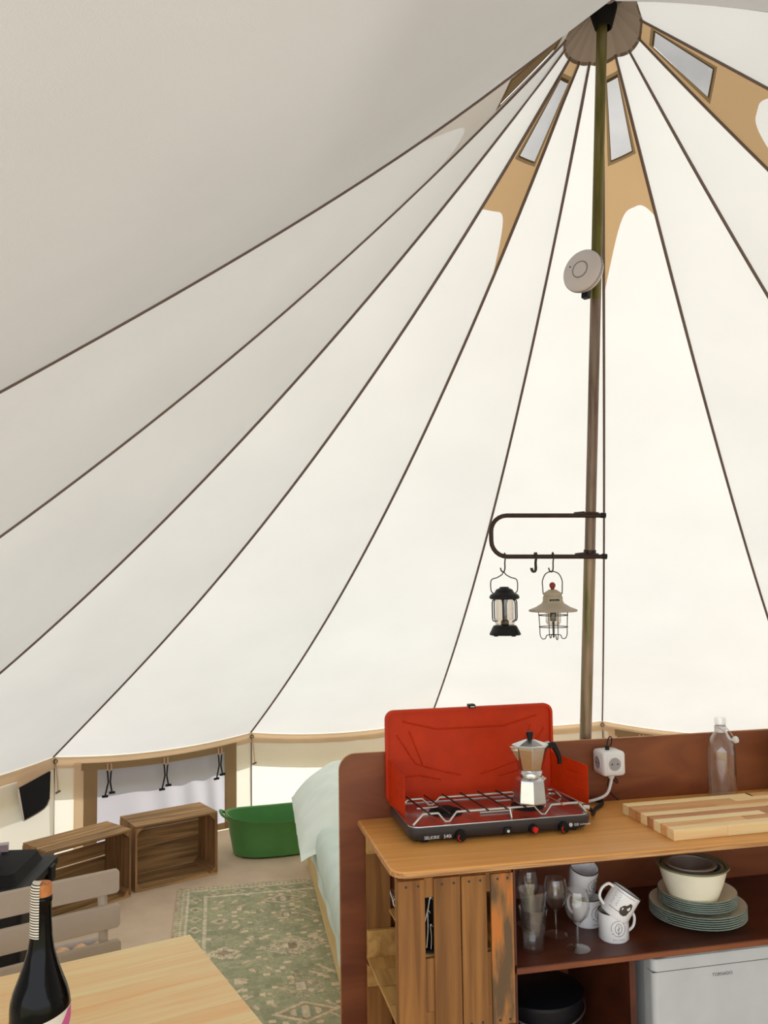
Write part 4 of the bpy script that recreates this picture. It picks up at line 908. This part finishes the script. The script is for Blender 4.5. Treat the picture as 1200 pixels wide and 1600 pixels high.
for i, z in enumerate((.545, .648, .750, .848)):
    z1 = z + .004; z0 = z - .066
    lp = [[(x, y + tilt(z), zq) for x, zq in rrect(-cw / 2, cw / 2, z0, z1, .012)] for y in (-.009, .009)]
    MB().loft(lp).build('back_slat', M['chair'], ch, bevel=.003)
for x in (-cw / 2 + .045, cw / 2 - .045):
    MB().tube([(x, tilt(.84) + .022, .84), (x, tilt(.45) + .02, .45), (x, -.16, .22), (x, -.38, .0)], .014, 10).build('back_post', M['chair'], ch, smooth=50)
    MB().tube([(x * .86, -.40, .44), (x * .86, -.18, .25), (x * .86, .10, 0)], .013, 10).build('rear_leg', M['chair'], ch, smooth=50)
for i in range(5):
    MB().loft([[(x, y + i * -.085 - .02, z) for x, y in rrect(-cw / 2 + .02, cw / 2 - .02, -.036, .036, .01)] for z in (.437, .455)]).build('seat_slat', M['chair'], ch, bevel=.003)
MB().tube([(-cw / 2 + .04, -.40, .425), (cw / 2 - .04, -.40, .425)], .012, 10).build('cross_bar', M['chair'], ch, smooth=50); MB().tube([(-cw / 2 + .05, .02, .425), (cw / 2 - .05, .02, .425)], .012, 10).build('cross_bar', M['chair'], ch, smooth=50)
# wine bottle
wb = thing('wine_bottle', 'large dark wine bottle with striped paper strip over the cork', 'bottle', (-1.289, -1.10, ZT_), math.atan2(-1.69, .67) + PI / 2); wb.scale = (.92, .92, 1.07)
MB().lathe([(.0, .006), (.045, .0), (.056, .004), (.0595, .012), (.0595, .162), (.058, .174), (.053, .190), (.044, .210), (.034, .234), (.0262, .258), (.0225, .280), (.0205, .31), (.0200, .340), (.0215, .342), (.0215, .349), (.0195, .351), (.0, .352)], 56).build('glass', M['bottleglass'], wb, smooth=50)
MB().lathe([(.0, .351), (.0195, .351), (.0200, .366), (.0190, .372), (.0, .374)], 32).build('cork', M['cork'], wb, smooth=40)
mm, nt, b = newmat('striped_paper'); tc = N(nt, 'ShaderNodeTexCoord'); sp = N(nt, 'ShaderNodeSeparateXYZ'); nt.links.new(tc.outputs['Object'], sp.inputs[0])
mu = N(nt, 'ShaderNodeMath', operation='MULTIPLY'); mu.inputs[1].default_value = 215; nt.links.new(sp.outputs[2], mu.inputs[0])
fr_ = N(nt, 'ShaderNodeMath', operation='FRACT'); nt.links.new(mu.outputs[0], fr_.inputs[0]); gt = N(nt, 'ShaderNodeMath', operation='GREATER_THAN'); gt.inputs[1].default_value = .42; nt.links.new(fr_.outputs[0], gt.inputs[0])
mx = N(nt, 'ShaderNodeMixRGB'); mx.inputs[1].default_value = lin((40, 36, 40)); mx.inputs[2].default_value = lin((226, 216, 200)); nt.links.new(gt.outputs[0], mx.inputs[0]); nt.links.new(mx.outputs[0], b.inputs['Base Color']); b.inputs['Roughness'].default_value = .7
def strip(s, v):
    a = R(-125) + R(125 - 12) * s; z = .282 + .093 * v; r = .0222 + .001 * (1 - v) - (.004 * max(0, v - .9) * 10)
    return (r * math.sin(a), -r * math.cos(a), z)
so = MB().grid(strip, 14, 24); so.grid(lambda s, v: ((.0182 * v) * math.sin(R(-125) + R(113) * s), -(.0182 * v) * math.cos(R(-125) + R(113) * s), .3752), 10, 2)
so.build('paper_strip', mm, wb, smooth=60)
def lab(a0, a1, top, bot, r=.0600):
    return lambda s, v: (r * math.sin(a0 + (a1 - a0) * s), -r * math.cos(a0 + (a1 - a0) * s), bot(a0 + (a1 - a0) * s) + (top(a0 + (a1 - a0) * s) - bot(a0 + (a1 - a0) * s)) * v)
topf = lambda a: .151 + .010 * math.sin(a)
MB().grid(lab(R(-110), R(110), topf, lambda a: .03), 40, 4).build('paper_label', M['label'], wb, smooth=180)
pinkl = lambda a: max(.031, min(topf(a) - .0002, .124 - .06 * (R(70) - a)))
MB().grid(lab(R(8), R(80), lambda a: max(.0312, min(topf(a) - .002, .154 - .055 * (R(58) - a))), lambda a: max(.031, .154 - .055 * (R(58) - a) - .034), .0604), 24, 3).build('pink_stripe', M['pink'], wb, smooth=180)
MB().tube([lab(R(-12), R(-11), lambda a: .143, lambda a: .138, .0603)(0, v) for v in (0, 1)], .0009, 6).build('emblem', M['rim'], wb)

# white bag with pale chunks behind the chair
bg_ = thing('paper_bag', 'white open paper bag standing on the floor behind the chair', 'bag', (-1.905, .84, 0), R(30)); bg_.scale = (.85, .85, .9)
MB().loft([[(x * k_, y * k_, z) for x, y in rrect(-.15, .15, -.10, .10, .02)] for k_, z in ((.9, .001), (1, .02), (1.02, .24), (.99, .24), (.97, .03), (.5, .02))], cap=True).build('sack', M['bag'], bg_, smooth=40)
for i, (x, y, r_) in enumerate(((-.10, -.035, .033), (-.02, -.05, .036), (.065, -.04, .034), (-.06, .045, .036), (.025, .045, .034), (.11, .04, .030))):
    nmz = ['leftmost front', 'front middle', 'front right', 'back left', 'back middle', 'back right'][i]
    cth = thing('chunk', 'pale tan rounded piece, %s, in the white paper bag' % nmz, 'piece', tuple(Vector((-1.905, .84, -.02)) + Matrix.Rotation(R(30), 3, 'Z') @ Vector((x * .85, y * .85, .208))), i, 'pieces in the bag')
    MB().lathe([(.0, -r_ * .8), (r_ * .6, -r_ * .65), (r_, -r_ * .1), (r_ * .85, r_ * .5), (r_ * .4, r_ * .8), (.0, r_ * .85)], 9).build('piece', M['chunk'], cth, smooth=60)

# ================================================================ RUG
RW_, RL_, NX, NY = 1.12, 2.35, 190, 400
rg = bpy.data.meshes.new('rug')
def rugcol(x, y):
    """x across from left edge, y down from the far edge: the woven pattern of a faded oriental rug"""
    def h(a, b_): v = math.sin(a * 127.1 + b_ * 311.7) * 43758.5453; return v - math.floor(v)
    nz = h(round(x * 160), round(y * 160)); n2 = h(round(x * 40) + 9, round(y * 40) + 3); n3 = h(round(x * 14) + 5, round(y * 14) + 1)
    green = (126, 129, 100); tanc = (184, 166, 142); brown = (126, 104, 76); pale = (192, 180, 160); red = (136, 92, 72); dkg = (104, 114, 92)
    xe = min(x, RW_ - x); ye = min(y, RL_ - y); e_ = min(xe, ye)
    c = green; k_ = 0
    if e_ < .165:
        if e_ < .014: c = brown if nz > .6 else tanc
        elif e_ < .055: c = tanc if (math.sin((x + y) * 130) * math.sin((x - y) * 130) > -.1) else green
        elif e_ < .066: c = pale
        elif e_ < .145:
            q = (y if xe < ye else x); m_ = ((q / .13) % 1) - .5; r_ = (e_ - .105) / .04
            d = abs(m_) * 2.2 + abs(r_) * .8
            c = tanc if .45 < d < .62 else (brown if d < .22 else (pale if .62 <= d < .70 and nz > .4 else green))
        else: c = pale if nz > .25 else tanc
    else:
        cx = RW_ / 2
        for (my, hw_, hh, kind) in ((.27, .125, .062, 0), (.49, .05, .058, 1), (.86, .15, .10, 2), (1.26, .06, .075, 1), (1.475, .14, .085, 0), (1.75, .06, .07, 1), (2.0, .14, .08, 0)):
            dx, dy = abs(x - cx), abs(y - my)
            d = dx / hw_ + dy / hh
            if kind == 0 and d < 1:
                c = tanc if d > .78 else (brown if d > .62 else (tanc if (dx < .016 or abs(dx - .05) < .012) and dy < hh * .6 else dkg)); k_ = 1
            elif kind == 1:
                if dx < hw_ * .42 and dy < hh * .55: c = pale if (dx < hw_ * .3 and dy < hh * .45) else brown; k_ = 1
                elif d < 1.7 and ((int(dx * 90) + int(dy * 90)) % 2 == 0) and d > 1.05: c = brown if nz > .5 else tanc; k_ = 1
            elif kind == 2 and d < 1.15:
                c = (tanc if (nz > .45) else green) if d > .35 else (brown if dx < .018 else pale); k_ = 1
        for (mx_, my, s_) in ((.225, .30, .03), (.225, .50, .05), (.24, .87, .085), (.235, 1.25, .06), (.24, 1.55, .05), (.235, 1.9, .06)):
            for sx in (mx_, RW_ - mx_):
                d = abs(x - sx) / s_ + abs(y - my) / (s_ * .8)
                if d < 1: c = red if (d < .45 and nz > .45) else (tanc if d > .7 else pale if nz > .5 else green); k_ = 1
        if not k_:
            q = math.sin(x * 42 + 2 * math.sin(y * 19)) * math.sin(y * 38 + 2 * math.sin(x * 23))
            if q > .80: c = tanc
            elif q > .72 and nz > .4: c = brown
            elif .08 < q < .12 and n3 > .45: c = pale
            elif n2 > .93: c = tanc
    f = .86 + .22 * nz * .5 + .12 * n2 + .06 * (n3 - .5); wear = .26 + .22 * n3
    base = (150, 141, 114)
    return [max(0, min(255, (c[i] * (1 - wear) + base[i] * wear) * f)) for i in range(3)]
vs = [(RW_ * i / NX, -RL_ * j / NY, .006) for j in range(NY + 1) for i in range(NX + 1)]
fs = [(j * (NX + 1) + i, (j + 1) * (NX + 1) + i, (j + 1) * (NX + 1) + i + 1, j * (NX + 1) + i + 1) for j in range(NY) for i in range(NX)]
rg.from_pydata(vs, [], fs); rg.update()
at = rg.color_attributes.new('weave', 'FLOAT_COLOR', 'POINT')
buf = []
for (x, y, z) in vs: buf += list(lin(rugcol(x, -y), 1.7))
at.data.foreach_set('color', buf)
ro_ = bpy.data.objects.new('pile', rg); COL.objects.link(ro_)
m, nt, b = newmat('rug_pile'); va = N(nt, 'ShaderNodeVertexColor'); va.layer_name = 'weave'; nt.links.new(va.outputs[0], b.inputs['Base Color']); b.inputs['Roughness'].default_value = .95
tc = N(nt, 'ShaderNodeTexCoord'); n2_ = N(nt, 'ShaderNodeTexNoise'); n2_.inputs['Scale'].default_value = 300; nt.links.new(tc.outputs['Object'], n2_.inputs['Vector']); bp_ = N(nt, 'ShaderNodeBump'); bp_.inputs['Strength'].default_value = .4; bp_.inputs['Distance'].default_value = .003; nt.links.new(n2_.outputs['Fac'], bp_.inputs['Height']); nt.links.new(bp_.outputs[0], b.inputs['Normal'])
rg.materials.append(m)
rgt = thing('rug', 'faded green oriental rug with tan border on the tent floor', 'rug', (-1.79, 2.085, 0), R(11))
ro_.parent = rgt
MB().box(0, RW_, -RL_, 0, .0005, .0058).build('backing', M['floor'], rgt)
